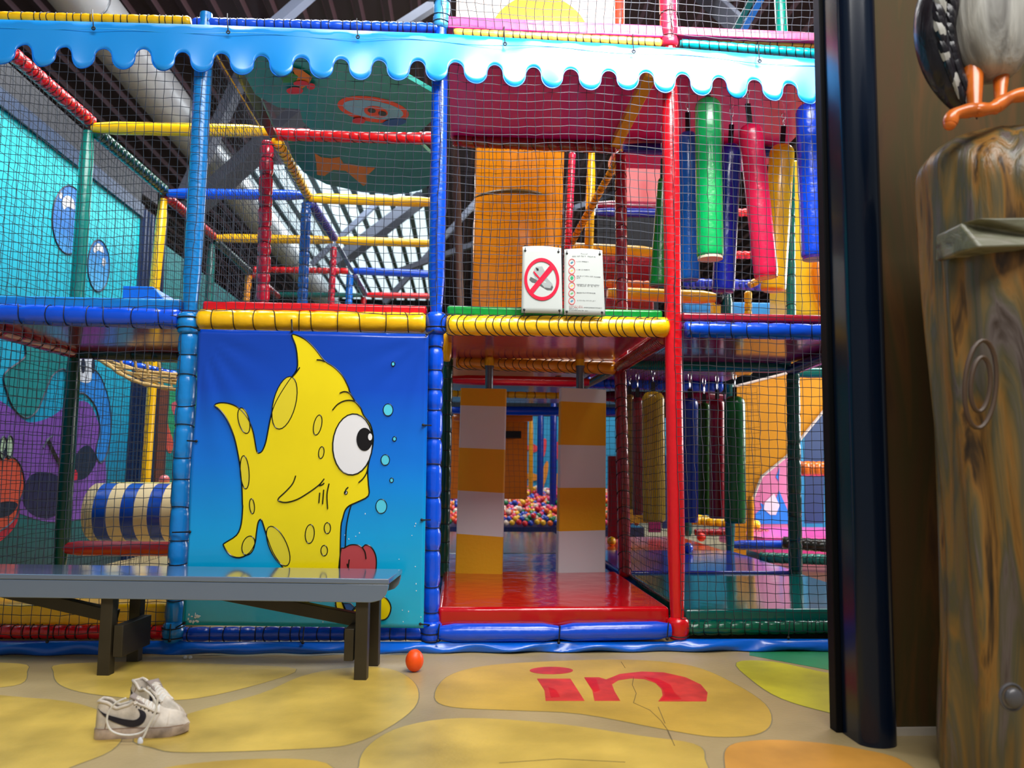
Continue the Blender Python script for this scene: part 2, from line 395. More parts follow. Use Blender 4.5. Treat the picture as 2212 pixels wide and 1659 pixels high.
# ventilation duct
DUCT = M('duct_metal', (224, 228, 232), rough=.36, metal=.35, bump=.25, bscale=6)
dp = PY(335, 190, 6.0); mb = MB()
ny = 240; vs = []; fs = []
for i in range(ny+1):
    yy = 1.0+22*i/ny
    for k in range(28):
        a = 2*math.pi*k/28; ph = (yy/.45 - k/28) % 1; rr = .285*(1+.022*math.exp(-(min(ph, 1-ph)/.05)**2))
        vs.append((dp.x+rr*math.cos(a), yy, dp.z+rr*math.sin(a)))
for i in range(ny):
    for k in range(28): l = (k+1) % 28; fs.append((i*28+k, (i+1)*28+k, (i+1)*28+l, i*28+l))
mb.add(vs, fs); t_ = mb.build('ventilation_duct', DUCT); tagp(t_, 'big round silver ventilation duct hanging under the dark roof', 'duct')
for yy in (4.0, 9.0, 14.0):
    mb = MB(); mb.tube([(dp.x+.29*math.cos(a*math.pi/12), yy, dp.z+.29*math.sin(a*math.pi/12)) for a in range(24)], .012, 6, closed=True)
    mb.tube([(dp.x, yy, dp.z+.29), (dp.x, yy, ZR-.02)], .01, 6); sub(mb, 'hanger', STEEL, t_)

# left painted wall with sea mural
XW = -1.75
wtop = PX(150, 350, XW).z
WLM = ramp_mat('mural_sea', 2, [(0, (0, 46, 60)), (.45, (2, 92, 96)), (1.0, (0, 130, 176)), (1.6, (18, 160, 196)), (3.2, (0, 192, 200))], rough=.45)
y1w = PX(296, 600, XW).y
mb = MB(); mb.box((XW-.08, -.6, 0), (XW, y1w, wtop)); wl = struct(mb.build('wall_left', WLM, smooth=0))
mb = MB(); mb.box((XW-.1, -.6, wtop), (XW+.03, y1w, wtop+.12)); sub(mb, 'wall_cap', M('wall_cap_blue', (2, 40, 76), rough=.4, bump=.1), wl)
mb = MB(); mb.box((XW-.12, -.6, wtop+.12), (XW+.0, y1w, wtop+.34)); sub(mb, 'cap_beam', M('dark_beam', (20, 22, 32), rough=.5), wl)
def wpaint(pts, mat, lay=1, name='mural_shape', sm=4, outline=False):
    q = cat_spline(pts, sm) if sm else pts
    P = [PX(u, v, XW) for u, v in q]
    a = MB(); a.prism([Vector((XW+.0015*lay, p.y, p.z)) for p in P], (.001, 0, 0)); sub(a, name, mat, wl)
    if outline:
        a = MB(); a.tube([Vector((XW+.0015*lay+.001, p.y, p.z)) for p in P], .007, 4, closed=True); sub(a, 'mural_line', CORDP, wl)
def wline(pts, r=.008, lay=3):
    a = MB(); a.tube([Vector((XW+.0015*lay, PX(u, v, XW).y, PX(u, v, XW).z)) for u, v in cat_spline(pts, 4, False)], r, 4); sub(a, 'mural_line', CORDP, wl)
CORDP = M('mural_black', (6, 24, 52), rough=.5)
pm = lambda n, c: M('mural_'+n, c, rough=.5, var=.12, vscale=3)
bubm = ramp_mat('mural_bubble', 2, [(1.6, (0, 120, 214)), (2.2, (90, 190, 232)), (2.7, (10, 110, 190))], rough=.4)
wpaint(ell(148, 475, 36, 74, 0), bubm, 1, 'mural_bubble', 0, True)
wpaint(ell(212, 574, 23.5, 56, 0), bubm, 1, 'mural_bubble', 0, True)
cr = pm('cream', (206, 206, 210))
wpaint([(134, 432), (144, 422), (157, 432), (160, 452), (146, 446), (136, 452)], cr, 3, 'mural_highlight'); wpaint(ell(130, 422, 3.5, 7), cr, 3, 'mural_highlight', 0)
wpaint([(201, 536), (211, 525), (221, 534), (222, 546), (211, 541), (203, 546)], cr, 3, 'mural_highlight'); wpaint(ell(223, 566, 4, 9), cr, 3, 'mural_highlight', 0)
wpaint([(-40, 860), (20, 880), (60, 912), (110, 900), (150, 872), (190, 870), (214, 920), (226, 985), (226, 1050), (190, 1112), (120, 1128), (50, 1112), (-40, 1060)], pm('purple', (112, 66, 160)), 1, 'mural_creature')
wpaint([(60, 735), (52, 772), (8, 808), (14, 850), (30, 885), (55, 903), (78, 888), (97, 845), (112, 812), (134, 797), (150, 800), (160, 735)], pm('teal', (0, 124, 128)), 2, 'mural_fin', 4, True)
wpaint([(140, 800), (165, 790), (205, 800), (225, 835), (236, 880), (238, 935), (228, 985), (215, 1000), (205, 975), (214, 930), (206, 880), (180, 850), (150, 850)], pm('blue', (20, 124, 210)), 2, 'mural_fin', 4, True)
wpaint([(160, 990), (172, 970), (187, 962), (200, 972), (207, 992), (200, 1012), (184, 1032), (162, 1036), (152, 1020)], pm('black', (8, 6, 16)), 3, 'mural_mouth')
wpaint([(154, 1012), (164, 1018), (166, 1034), (154, 1036)], pm('red', (190, 20, 54)), 4, 'mural_tongue')
wline([(92, 968), (101, 950), (112, 942)]); wline([(101, 950), (118, 985), (132, 1010)], .018)
wpaint([(168, 772), (196, 772), (198, 800), (194, 824), (178, 826), (168, 815)], pm('white', (214, 222, 234)), 3, 'mural_eye'); wpaint(ell(178, 790, 5, 16), pm('black', (8, 6, 16)), 4, 'mural_pupil', 0); wpaint(ell(200, 790, 4, 16), pm('black', (8, 6, 16)), 4, 'mural_pupil', 0)
wpaint([(62, 1030), (100, 1020), (140, 1040), (150, 1085), (110, 1118), (70, 1112), (48, 1080)], pm('night', (14, 14, 64)), 2, 'mural_shadow_fish')
wpaint([(-30, 980), (10, 984), (32, 992), (46, 1016), (50, 1052), (40, 1084), (30, 1120), (0, 1146), (-30, 1150)], pm('coral', (206, 78, 52)), 3, 'mural_creature', 4, True)
wpaint([(-20, 1094), (4, 1084), (28, 1084), (36, 1092), (20, 1112), (-4, 1118), (-20, 1114)], pm('black', (8, 6, 16)), 4, 'mural_mouth')
for ex, ey in ((4, 968), (18, 966)): wpaint(ell(ex, ey, 7.5, 25, 3), pm('eyegreen', (176, 206, 176)), 4, 'mural_eye', 0, True)
wpaint(ell(9, 978, 4, 10), pm('black', (8, 6, 16)), 6, 'mural_pupil', 0)
wpaint([(-20, 1150), (0, 1146), (30, 1122), (38, 1090), (40, 1110), (28, 1140), (0, 1168), (-20, 1172)], pm('red', (190, 20, 54)), 4, 'mural_lip')
# column and second painted wall behind
mb = MB(); mb.box((XW-.1, y1w, 0), (XW+.02, y1w+.62, wtop+.1))
for k in range(7): mb.box((XW+.02, y1w+.04+k*.085, 0), (XW+.035, y1w+.07+k*.085, wtop+.1))
struct(mb.build('trim_1', M('column_navy', (10, 34, 74), rough=.4), smooth=0))
XW2 = -1.95; z2 = PX(480, 622, XW2).z
mb = MB(); mb.box((XW2-.08, y1w+.5, 0), (XW2, 16, z2)); wl2 = struct(mb.build('wall_left_rear', M('mural_teal_rear', (0, 118, 122), rough=.5, var=.15), smooth=0))
def w2(pts, mat, lay, name):
    a = MB(); a.prism([Vector((XW2+.002*lay, PX(u, v, XW2).y, PX(u, v, XW2).z)) for u, v in cat_spline(pts, 4)], (.001, 0, 0)); sub(a, name, mat, wl2)
w2([(352, 850), (372, 846), (400, 856), (400, 985), (372, 975), (356, 930), (350, 890)], pm('leaf', (30, 150, 100)), 1, 'mural_creature')
w2([(370, 872), (385, 866), (400, 870), (400, 905), (382, 902), (372, 890)], pm('rose', (190, 80, 96)), 2, 'mural_lip')
w2([(349, 888), (354, 892), (366, 930), (374, 958), (368, 978), (360, 972), (354, 940)], pm('coral', (206, 78, 52)), 2, 'mural_tongue')
mb = MB(); p_ = PX(338, 950, XW2+.05); mb.box((p_.x-.03, p_.y-.05, 0), (p_.x+.03, p_.y+.22, 1.7)); tagp(mb.build('timber_batten', M('batten_brown', (96, 42, 18), rough=.6), smooth=0), 'narrow brown board standing behind the lower yellow post at left', 'board')

# ================================================================== FRONT OF THE FRAME
zb = PY(1150, 1366, 0).z
post('tall light blue padded post left of the fish banner, upper half', (411, 672, 0), (446, 30, 0), .0425, SKY)
post('light blue padded post bound in short cord rings beside the fish banner', (377, 1384, 0), (409, 700, 0), .047, SKY, 'ring', pitch=.15, pinch=.15)
post('smooth upper half of the royal blue post right of the fish banner', (942, 676, 0), (952, 60, 0), .041, BLUE)
post('royal blue post bound in cord rings between fish banner and entrance', (931, 1350, 0), (941, 716, 0), .041, BLUE, 'ring', pitch=.14, pinch=.18)
post('light blue netted column standing above the scalloped valance', (952, 64, 0), (960, -60, 0), .043, V('paleblue', (70, 170, 236)), 'ring', pitch=.05, pinch=.06)
post('bright red front post right of the entrance, floor to valance', (1463, 1366, 0), (1446, 100, 0), .043, RED)
post('pinkish red post top standing above the scalloped valance', (1446, 104, 0), (1441, -60, 0), .047, V('redtop', (222, 40, 70)), 'ring', pitch=.11, pinch=.1)
# joints wrapped at the middle
for (u, v, mt, lab) in ((407, 700, SKY, 'light blue wrapped joint pad tied at the left post beside the yellow rail'), (942, 700, BLUE, 'blue wrapped joint pad tied where two yellow rails meet'), (376, 1366, SKY, 'light blue wrapped joint pad at the foot of the left post'), (931, 1366, BLUE, 'blue wrapped joint pad at the foot of the blue post'), (1465, 1358, RED, 'red wrapped joint pad at the foot of the red post')):
    pad('joint_pad', lab, PY(u, v+22, -.01), PY(u, v-24, -.01), .054, mt, 'ring', cat='pad', pitch=.045, pinch=.12, cordr=.003)
beam('dark blue front rail laced to the left platform edge', (-140, 673, 0), (391, 690, 0), .05, BLUE, 'zig', pitch=.10, pinch=.06)
beam('puffy yellow front rail laced above the fish banner', (428, 690, -.01), (920, 697, -.01), .051, YEL, 'zig', pitch=.095, pinch=.07)
beam('yellow front rail wound with slanted cord above the entrance', (964, 702, -.01), (1443, 707, -.01), .052, YEL, 'slant', pitch=.047, pinch=.05, slant=.55)
beam('blue front rail laced to the right platform edge', (1478, 711, -.01), (1960, 722, -.01), .043, BLUE, 'slant', pitch=.085, pinch=.07)
beam('red bottom rail behind the bench legs at the left', (-120, 1363, 0), (362, 1366, 0), .034, RED, 'ring', pitch=.05, pinch=.14)
beam('navy bottom rail with cord rings under the fish banner', (392, 1370, .0), (915, 1368, .0), .034, BLUE, 'ring', pitch=.07, pinch=.1)
beam('smooth blue bottom rail at the entrance step, left length', (948, 1367, -.03), (1206, 1366, -.03), .044, BLUE)
beam('smooth blue bottom rail at the entrance step, right length', (1208, 1366, -.03), (1448, 1361, -.03), .044, BLUE)
beam('dark green bottom rail wound with slanted cord at the right', (1486, 1358, 0), (1960, 1352, 0), .034, V('pine', (0, 96, 70)), 'slant', pitch=.055, pinch=.13)
beam('yellow top rail bound in rings above the left end of the valance', (-120, 35, 0), (412, 47, 0), .029, YEL, 'ring', pitch=.045, pinch=.12)
beam('blue top rail bound in rings above the middle of the valance', (418, 50, 0), (948, 62, 0), .030, V('topblue', (20, 84, 226)), 'ring', pitch=.045, pinch=.14)
beam('pale red upper top rail below the yellow dome panel', (975, 52, .03), (1428, 80, .03), .024, V('palered', (240, 90, 104)), 'ring', pitch=.05, pinch=.06)
beam('pale yellow lower top rail just above the white part of the valance', (978, 72, 0), (1428, 94, 0), .026, V('paleyellow', (248, 204, 90)), 'slant', pitch=.042, pinch=.08)
beam('orange upper top rail at the right end above the valance', (1466, 78, .03), (1960, 112, .03), .022, V('paleorange', (246, 150, 56)), 'ring', pitch=.06, pinch=.06)
beam('turquoise lower top rail at the right end above the valance', (1468, 95, 0), (1960, 130, 0), .026, V('turq', (0, 158, 170)), 'slant', pitch=.042, pinch=.1)

# scalloped valance
tips = [(-85, 134), (0, 137), (89, 142), (175, 146), (266, 148), (352, 151), (435, 154), (524, 160), (607, 164), (696, 168), (780, 171), (861, 172), (944, 174), (1030, 179), (1112, 186), (1193, 189), (1277, 193), (1358, 193), (1438, 199), (1518, 205), (1596, 211), (1675, 216), (1752, 223), (1835, 230), (1918, 238)]
nots = [(-30, 92), (56, 95), (142, 100), (225, 104), (310, 104), (395, 111), (478, 114), (565, 119), (650, 123), (736, 126), (818, 129), (902, 130), (983, 133), (1068, 139), (1152, 144), (1232, 148), (1314, 152), (1395, 155), (1473, 159), (1552, 166), (1627, 171), (1702, 179), (1775, 186), (1870, 196)]
def topv(u):
    T = [(-200, 36), (0, 42), (430, 53), (940, 72), (1430, 101), (1772, 128), (1960, 144)]
    for (a, b), (c, d) in zip(T, T[1:]):
        if u <= c: return b+(d-b)*(u-a)/(c-a)
    return 144
seq = []
for k in range(len(nots)): seq += [(*tips[k], 0), (*nots[k], 1)]
seq.append((*tips[-1], 0))
low = []
for (u0, v0, k0), (u1, v1, k1) in zip(seq, seq[1:]):     # quarter round of a tip, then quarter round of a notch
    (ut, vt_, un, vn_) = (u0, v0, u1, v1) if k0 == 0 else (u1, v1, u0, v0)
    wt, wn = .575, .425; hh = vt_-vn_; arc = []
    for k in range(8): a_ = math.pi/2*k/8; arc.append((wt*math.sin(a_), hh*.56*(1-math.cos(a_))))
    for k in range(9): a_ = math.pi/2*(1-k/8); arc.append((1-wn*math.sin(a_), hh-hh*.44*(1-math.cos(a_))))
    q = [(ut+(un-ut)*x, vt_-y) for x, y in arc]
    if k0 == 1: q = q[::-1]
    low += q[:-1]
mb = MB(); vs = []; NR = 8
grom = [202, 493, 773, 1091, 1369, 1641]
for (u, v) in low:
    tv = topv(u)
    for j in range(NR+1):
        f = j/NR; vv = tv+(v-tv)*f
        d_ = min(abs(u-g) for g in grom)
        h_ = (vv-tv)/85; yy = -.062 - .020*h_ - .010*math.sin(u*.021)*h_ - .006*math.sin(u*.052+1)*h_**2 + .012*math.exp(-(d_/40)**2)*math.exp(-(h_/.35)**2) - .006*math.cos(u*.0226-2)*(1-h_)**2
        vs.append(PY(u, vv, yy))
n_ = len(low); fs = []
for i in range(n_-1):
    for j in range(NR): a = i*(NR+1)+j; fs.append((a, a+1, a+NR+2, a+NR+1))
root = empty('scalloped_valance', PY(900, 130, -.07), 'long sky blue vinyl valance with a scalloped lower edge across the top', 'valance')
mb.add(vs, fs)
VAL = M('valance_vinyl', (10, 148, 236), rough=.34, coat=1.0, bump=.25, bscale=3); VAL.node_tree.nodes['Principled BSDF'].inputs['Coat Roughness'].default_value = .28
sh = mb.build('sheet', VAL, root, smooth=80); so = sh.modifiers.new('t', 'SOLIDIFY'); so.thickness = .002
mb = MB(); mb.tube([PY(u, v+1.2, -.062-.022-.004) for u, v in low], .003, 5); mb.build('edge_hem', M('hem_blue', (0, 110, 214), rough=.3), root)
mb = MB(); mb.tube([PY(u, topv(u)+17+3*math.sin(u*.02), -.071) for u in range(-190, 1950, 20)], .0016, 4); mb.build('stitched_seam', M('seam', (30, 170, 236), rough=.4), root)
for g in grom:
    mb = MB(); c = PY(g, topv(g)+14, -.08)
    mb.tube([c+Vector((.008*math.cos(a*math.pi/6), 0, .008*math.sin(a*math.pi/6))) for a in range(12)], .003, 5, closed=True)
    mb.tube([c, c+Vector((-.003, 0, .03)), PY(g-2, topv(g)-14, -.05), PY(g-2, topv(g)-26, -.01)], .0028, 5); mb.build('grommet_tie', CORD, root)

# skirt along the floor
mb = MB(); vs = []; nx = 150
for i in range(nx+1):
    u = -160+2120*i/nx
    a = PY(u, 1386-(u > 1460)*6+(u < 400)*(-2), -.045); b = PZ(u, 1414 if u < 900 else 1411-(u-900)*.004, 0.0)
    for j in range(9):
        f = j/8; q = a.lerp(Vector((b.x, min(b.y, -.06), .004)), f)
        q.y -= .03*math.sin(math.pi*f)*(.6+.4*math.sin(u*.03))+.012*math.sin(u*.045+f*3)*f
        q.z += .006*math.sin(u*.05)*math.sin(math.pi*f)
        vs.append(q)
fs = []
for i in range(nx):
    for j in range(8): a = i*9+j; fs.append((a, a+1, a+10, a+9))
mb.add(vs, fs); root = empty('skirt_cover', (1.2, -.1, 0), 'royal blue vinyl skirt along the floor at the foot of the frame', 'skirt')
sk = mb.build('sheet', V('skirt', (0, 100, 216), bump=.3, bscale=5), root, smooth=80); so = sk.modifiers.new('t', 'SOLIDIFY'); so.thickness = .002
for g, vv in ((102, 1386), (366, 1384), (654, 1388), (946, 1384), (1207, 1388), (1441, 1380), (1703, 1378)):
    mb = MB(); c = PY(g, vv, -.075); mb.ball(c, .008, 8, 6); mb.tube([c, PY(g+1, vv-14, -.078), PY(g+3, vv-36, -.055)], .003, 5); mb.build('grommet_tie', CORD, root)

# mats: top surface pads on the frame
def mat_pad(label, x0, x1, y0, y1, z0, z1, mat, under=None, cat='mat', bev=.014, name='floor_mat'):
    root = empty(name, ((x0+x1)/2, (y0+y1)/2, z0), label, cat)
    mb = MB(); mb.box((x0, y0, z0+(.03 if under else 0)), (x1, y1, z1)); mb.build('pad', mat, root, bevel=bev)
    if under: mb = MB(); mb.box((x0, y0+.02, z0), (x1, y1, z0+.029)); mb.build('underside_board', under, root)
    return root
G = .05
zt = lambda u, v: PY(u, v, 0).z
zU = 1.600
UR = V('under_darkred', (128, 4, 30), rough=.14, bump=.12, bscale=5)
mat_pad('sky blue platform mat above the left dark blue rail', -1.15, -G, .005, S-.03, zU, zt(200, 641), SKY, UR, name='platform_mat')
mat_pad('red platform mat above the fish banner rail', G, 1.2-G, .005, S-.03, zU, zt(650, 653), RED, MAG, name='platform_mat')
mat_pad('green platform mat behind the two notices', 1.2+G, 2.4-G, .005, S-.03, zU, zt(1200, 664), V('matgreen', (0, 138, 50)), MAG, name='platform_mat')
mat_pad('dull red platform mat above the right blue rail', 2.4+G, 3.6, .005, S-.03, zU, zt(1600, 676), V('dullred', (166, 22, 48)), V('under_purple', (150, 8, 96), rough=.14, bump=.12, bscale=5), name='platform_mat')
mb = MB(); a = PY(264, 641, .25); b = PY(370, 641, .25); a.z = b.z = zt(200, 641); zt_ = PY(300, 618, .25).z
mb.prism([(a.x, .25, a.z), (a.x, .25, zt_), (PY(330, 618, .25).x, .25, zt_), (b.x, .25, a.z+.01), (b.x, .25, a.z)], (0, .5, 0))
tagp(mb.build('wedge_block', V('brightblue', (10, 120, 224)), bevel=.01), 'bright blue soft wedge block lying on the left platform', 'soft block')
# lower level
zl = zt(1200, 1312)
mat_pad('glossy red entrance mat between blue post and red post', 1.2+.03, 2.4-.035, .0, S-.02, .10, zl, DKRED_MAT, bev=.02)
mat_pad('yellow mat low behind the bench at the left', -1.15, -G, .02, S-.02, .11, PY(200, 1306, .02).z, YEL)
mat_pad('dark teal floor mat behind the right netting', 2.4+.05, 3.62, .03, S-.02, .09, PY(1600, 1316, .03).z, V('matteal', (0, 96, 92), rough=.12, bump=.2, bscale=3))
zm = .17
mat_pad('crumpled blue floor mat behind the striped boards', 1.2-.02, 2.4-.02, S+.0, 2*S-.02, .08, zm, V('matblue', (0, 84, 160), rough=.15, bump=.6, bscale=5))
mat_pad('violet blue floor mat behind the right post netting', 2.4, 3.6, S+.0, 2*S-.02, .08, zm+.03, V('matviolet', (52, 62, 170), rough=.12, bump=.15, bscale=3))
mat_pad('dark green floor mat just in front of the ball pit', 1.2-.02, 2.4-.02, 2*S, 3.6*S, .08, zm, V('matpine', (0, 72, 62), rough=.16, bump=.4))
mat_pad('orange floor mat beyond the violet blue mat', 2.42, 3.58, 2*S, 3*S, .08, zm+.02, V('matorange', (224, 70, 16), rough=.2))
mat_pad('dark floor mat in front of the banner bay interior', -.02, 1.18, S, 3*S, .08, zm, NAVY)
mat_pad('brown and teal mat at the far right behind the netting', 3.64, 4.9, S*.8, 2*S-.02, .04, .12, V('matbrown', (110, 70, 50), rough=.4))
mat_pad('blue mat corner at the far right beside the dark teal mat', 3.64, 4.9, -.0, S*.78, .06, .17, BLUE)

# ------------------------------------------------------------------ fish banner
c00 = PY(395, 1350, -.075)
Yb = -.075
root = empty('fish_banner', PY(655, 1355, Yb), 'blue vinyl banner with a yellow cartoon fish tied between two posts', 'banner')
bz0, bz1 = PY(650, 1354, Yb).z, PY(650, 716, Yb).z
BM = ramp_mat('banner_sea', 2, [(bz0, (0, 170, 206)), (bz0+(bz1-bz0)*.3, (0, 158, 220)), (bz0+(bz1-bz0)*.55, (0, 116, 220)), (bz0+(bz1-bz0)*.8, (0, 70, 190)), (bz1, (0, 58, 168))], rough=.24, coat=.4, bump=.2, bscale=2.5)
def fold(x_, y_):      # creases that fan out from a tied corner
    d_ = math.hypot(x_, y_); th_ = math.atan2(x_, y_+1e-6); return .016*(.5+.5*math.sin(th_*17))*min(1, d_*5)*math.exp(-d_*3.2)*max(0, 1-x_*2.2)
mb = MB(); nx = ny = 60; vs = []
cor = [(393, 1350), (915, 1357), (926, 722), (428, 711)]
for j in range(ny+1):
    for i in range(nx+1):
        a, b = i/nx, j/ny
        u = (cor[0][0]*(1-a)+cor[1][0]*a)*(1-b)+(cor[3][0]*(1-a)+cor[2][0]*a)*b
        v = (cor[0][1]*(1-a)+cor[1][1]*a)*(1-b)+(cor[3][1]*(1-a)+cor[2][1]*a)*b
        if i == 0: u += 5*math.sin(math.pi*b*2)**2
        vs.append(PY(u, v, Yb+.002+fold(a, 1-b)+fold(1-a, 1-b)*.8+.004*(.5+.5*math.sin(b*19))*math.exp(-a*9)))
fs = [(j*(nx+1)+i, j*(nx+1)+i+1, (j+1)*(nx+1)+i+1, (j+1)*(nx+1)+i) for j in range(ny) for i in range(nx)]
mb.add(vs, fs); sh = mb.build('sheet', BM, root, smooth=80); so = sh.modifiers.new('t', 'SOLIDIFY'); so.thickness = .002; so.offset = 1
def z3(x, y): return (380+x*.2622, 680+y*.2622)
def z4(x, y): return (380+x*.2622, 1080+y*.2622)
INK = M('ink_black', (12, 20, 12), rough=.3)
def bp(pts, mat, lay, name, outline=.0033, thick=.0006):
    P = [PY(u, v, Yb-.0012*lay) for u, v in pts]
    a = MB(); a.prism(P, (0, -thick, 0)); a.build(name, mat, root, smooth=0)
    if outline:
        a = MB(); a.tube([p+Vector((0, -thick, 0)) for p in P], outline, 4, closed=True); a.build('ink_outline', INK, root)
def bl(pts, lay=4, r=.0028, sm=4):
    P = [PY(u, v, Yb-.0012*lay) for u, v in (cat_spline(pts, sm, False) if sm else pts)]
    a = MB(); a.tube(P, r, 4); a.build('ink_line', INK, root)
FY = M('fish_yellow', (238, 216, 4), rough=.25, coat=.3, var=.08, vscale=1.5); FS = M('fish_spot', (224, 206, 40), rough=.25, coat=.3)
fishU = [z3(*p) for p in [(955, 165), (1010, 175), (1080, 215), (1150, 285), (1225, 380), (1300, 430), (1370, 500), (1418, 590), (1434, 640), (1475, 710), (1520, 765), (1545, 825), (1600, 900), (1625, 1000), (1618, 1100), (1590, 1210), (1580, 1300), (1586, 1400), (1586, 1490), (1500, 1540), (1430, 1572), (1395, 1610)]]
fishR = [z4(*p) for p in [(1375, 150), (1360, 220), (1354, 400), (1352, 550), (1340, 700), (1322, 800), (1318, 870), (1345, 950), (1390, 1012), (1500, 1000), (1620, 965), (1700, 990), (1750, 960), (1772, 890), (1750, 830), (1700, 794), (1610, 810), (1480, 880), (1430, 935), (1395, 910), (1372, 850), (1340, 790), (1200, 760), (1080, 850), (1040, 880), (1000, 898), (965, 890), (975, 840), (960, 740), (900, 600)]]
fishL = [z4(*p) for p in [(870, 540), (800, 430), (745, 285), (712, 180), (695, 160), (676, 190), (662, 280), (650, 360), (605, 435), (525, 475), (445, 452), (392, 375), (410, 350), (500, 290), (538, 200), (550, 60)]]
fishT = [z3(*p) for p in [(548, 1560), (545, 1450), (535, 1300), (512, 1150), (478, 1000), (420, 860), (365, 785), (318, 745), (370, 725), (450, 735), (522, 772), (590, 850), (632, 950), (652, 1050), (665, 1120), (682, 1140), (712, 1120), (740, 1050), (760, 950), (780, 850), (810, 750), (862, 650), (930, 545), (996, 450), (1000, 350), (985, 250)]]
bp(cat_spline(fishU+fishR+fishL+fishT, 3), FY, 1, 'printed_fish_body')
def sp(f, cx, cy, rx, ry, t, mat=FS, lay=2, name='printed_spot', ol=.0024):
    pts = [f(*q) for q in ell(cx, cy, rx, ry, t, 26)]; bp(pts, mat, lay, name, ol)
for q in ((895, 725, 92, 222, 14), (560, 872, 44, 108, -14), (1168, 908, 32, 84, 12), (1198, 1135, 22, 49, 8), (567, 1297, 36, 137, -4), (627, 1577, 20, 62, -5)): sp(z3, *q)
for q in ((843, 380, 72, 176, -24), (597, 375, 50, 80, 18), (1103, 280, 37, 78, 5), (1248, 232, 26, 45, 0), (1222, 417, 27, 43, 0)): sp(z4, *q)
sp(z3, 1456, 1068, 164, 252, 4, M('eye_white', (226, 226, 230), rough=.3), 3, 'printed_eye', .0032)
sp(z3, 1554, 1026, 66, 95, 0, M('eye_black', (16, 12, 14), rough=.3), 5, 'printed_pupil', 0); sp(z3, 1600, 1006, 17, 29, 0, M('eye_white', (226, 226, 230)), 7, 'printed_glint', 0)
for L_ in ([(1350, 645), (1390, 632), (1435, 650), (1475, 712)], [(1290, 785), (1335, 735), (1400, 706), (1470, 712), (1520, 765)], [(1160, 370), (1195, 373), (1228, 386)], [(1020, 432), (995, 470), (960, 510)],
           [(987, 1325), (962, 1390), (905, 1455), (845, 1512), (852, 1535), (910, 1545), (1000, 1520), (1100, 1460), (1180, 1400), (1222, 1350)], [(1185, 1465), (1178, 1550)], [(1218, 1440), (1208, 1560)], [(1262, 1390), (1245, 1480), (1250, 1600)],
           [(1505, 1382), (1545, 1345), (1575, 1290), (1588, 1210)], [(1420, 1420), (1400, 1440), (1395, 1470)], [(1200, 1380), (1180, 1405), (1205, 1400), (1222, 1385)]): bl([z3(*p) for p in L_])
sp(z3, 1400, 1465, 12, 14, 0, M('eye_white', (226, 226, 230)), 3, 'printed_nostril', .002)
TNG = M('tongue_red', (178, 66, 70), rough=.3)
bp(cat_spline([z4(*p) for p in [(1356, 432), (1390, 395), (1440, 370), (1500, 372), (1535, 390), (1562, 370), (1605, 385), (1640, 440), (1652, 510), (1645, 620), (1640, 760), (1360, 760)]], 4), TNG, 2, 'printed_tongue', .003)
bl([z4(*p) for p in [(1535, 390), (1558, 430), (1566, 485)]]); bl([z4(*p) for p in [(1428, 490), (1420, 560)]]); bl([z4(*p) for p in [(1410, 525), (1418, 555)]])
bp([z4(*p) for p in [(1378, 850), (1400, 905), (1430, 935), (1480, 895), (1440, 850)]], M('mouth_blue', (16, 88, 170), rough=.3), 2, 'printed_mouth', .0024)
bl([z4(*p) for p in [(1445, 40), (1425, 110), (1405, 220), (1396, 385)]])
bp([z4(*p) for p in [(1440, 45), (1400, 90), (1372, 150), (1360, 220), (1357, 400), (1394, 385), (1404, 220), (1424, 110)]], M('mouth_blue2', (0, 126, 208), rough=.3), .5, 'printed_mouth_edge', 0)
BUB = M('bubble_cyan', (84, 200, 226), rough=.25)
for q in ((1748, 783, 40, 49, 0), (1790, 405, 14, 17, 0), (1801, 1022, 15, 18, 0), (1725, 1196, 35, 43, 0), (1777, 1363, 15, 18, 0), (1692, 1578, 45, 58, 0)): sp(z3, *q, BUB, 1, 'printed_bubble', .002)
mb = MB()
for _ in range(46):
    u = 640+270*R_(); v = 1100+250*R_(); p = PY(u, v, Yb-.001); mb.ball(p, (.0022, .0006, .0022*(1+R_())), 6, 4)
for _ in range(22):
    u = 405+22*R_()+8*R_(); v = 1325+22*R_(); p = PY(u, v, Yb-.0015); mb.ball(p, (.006*R_()+.002, .0008, .004*R_()+.002), 6, 4)
mb.build('paint_specks', M('speck_white', (220, 230, 235), rough=.5), root)['kind'] = 'stuff'
for (u, v, u2, v2) in ((631, 714, 630, 690), (424, 953, 404, 952), (410, 1149, 372, 1150), (914, 918, 932, 919), (911, 1123, 930, 1123), (430, 712, 412, 706), (922, 722, 938, 712), (398, 1346, 380, 1356), (908, 1348, 928, 1350)):
    mb = MB(); c = PY(u, v, Yb-.006); mb.ball(c, (.007, .004, .007), 8, 6); mb.tube([c, PY(u2, v2, -.06)], .0035, 5); mb.build('grommet_tie', CORD, root)

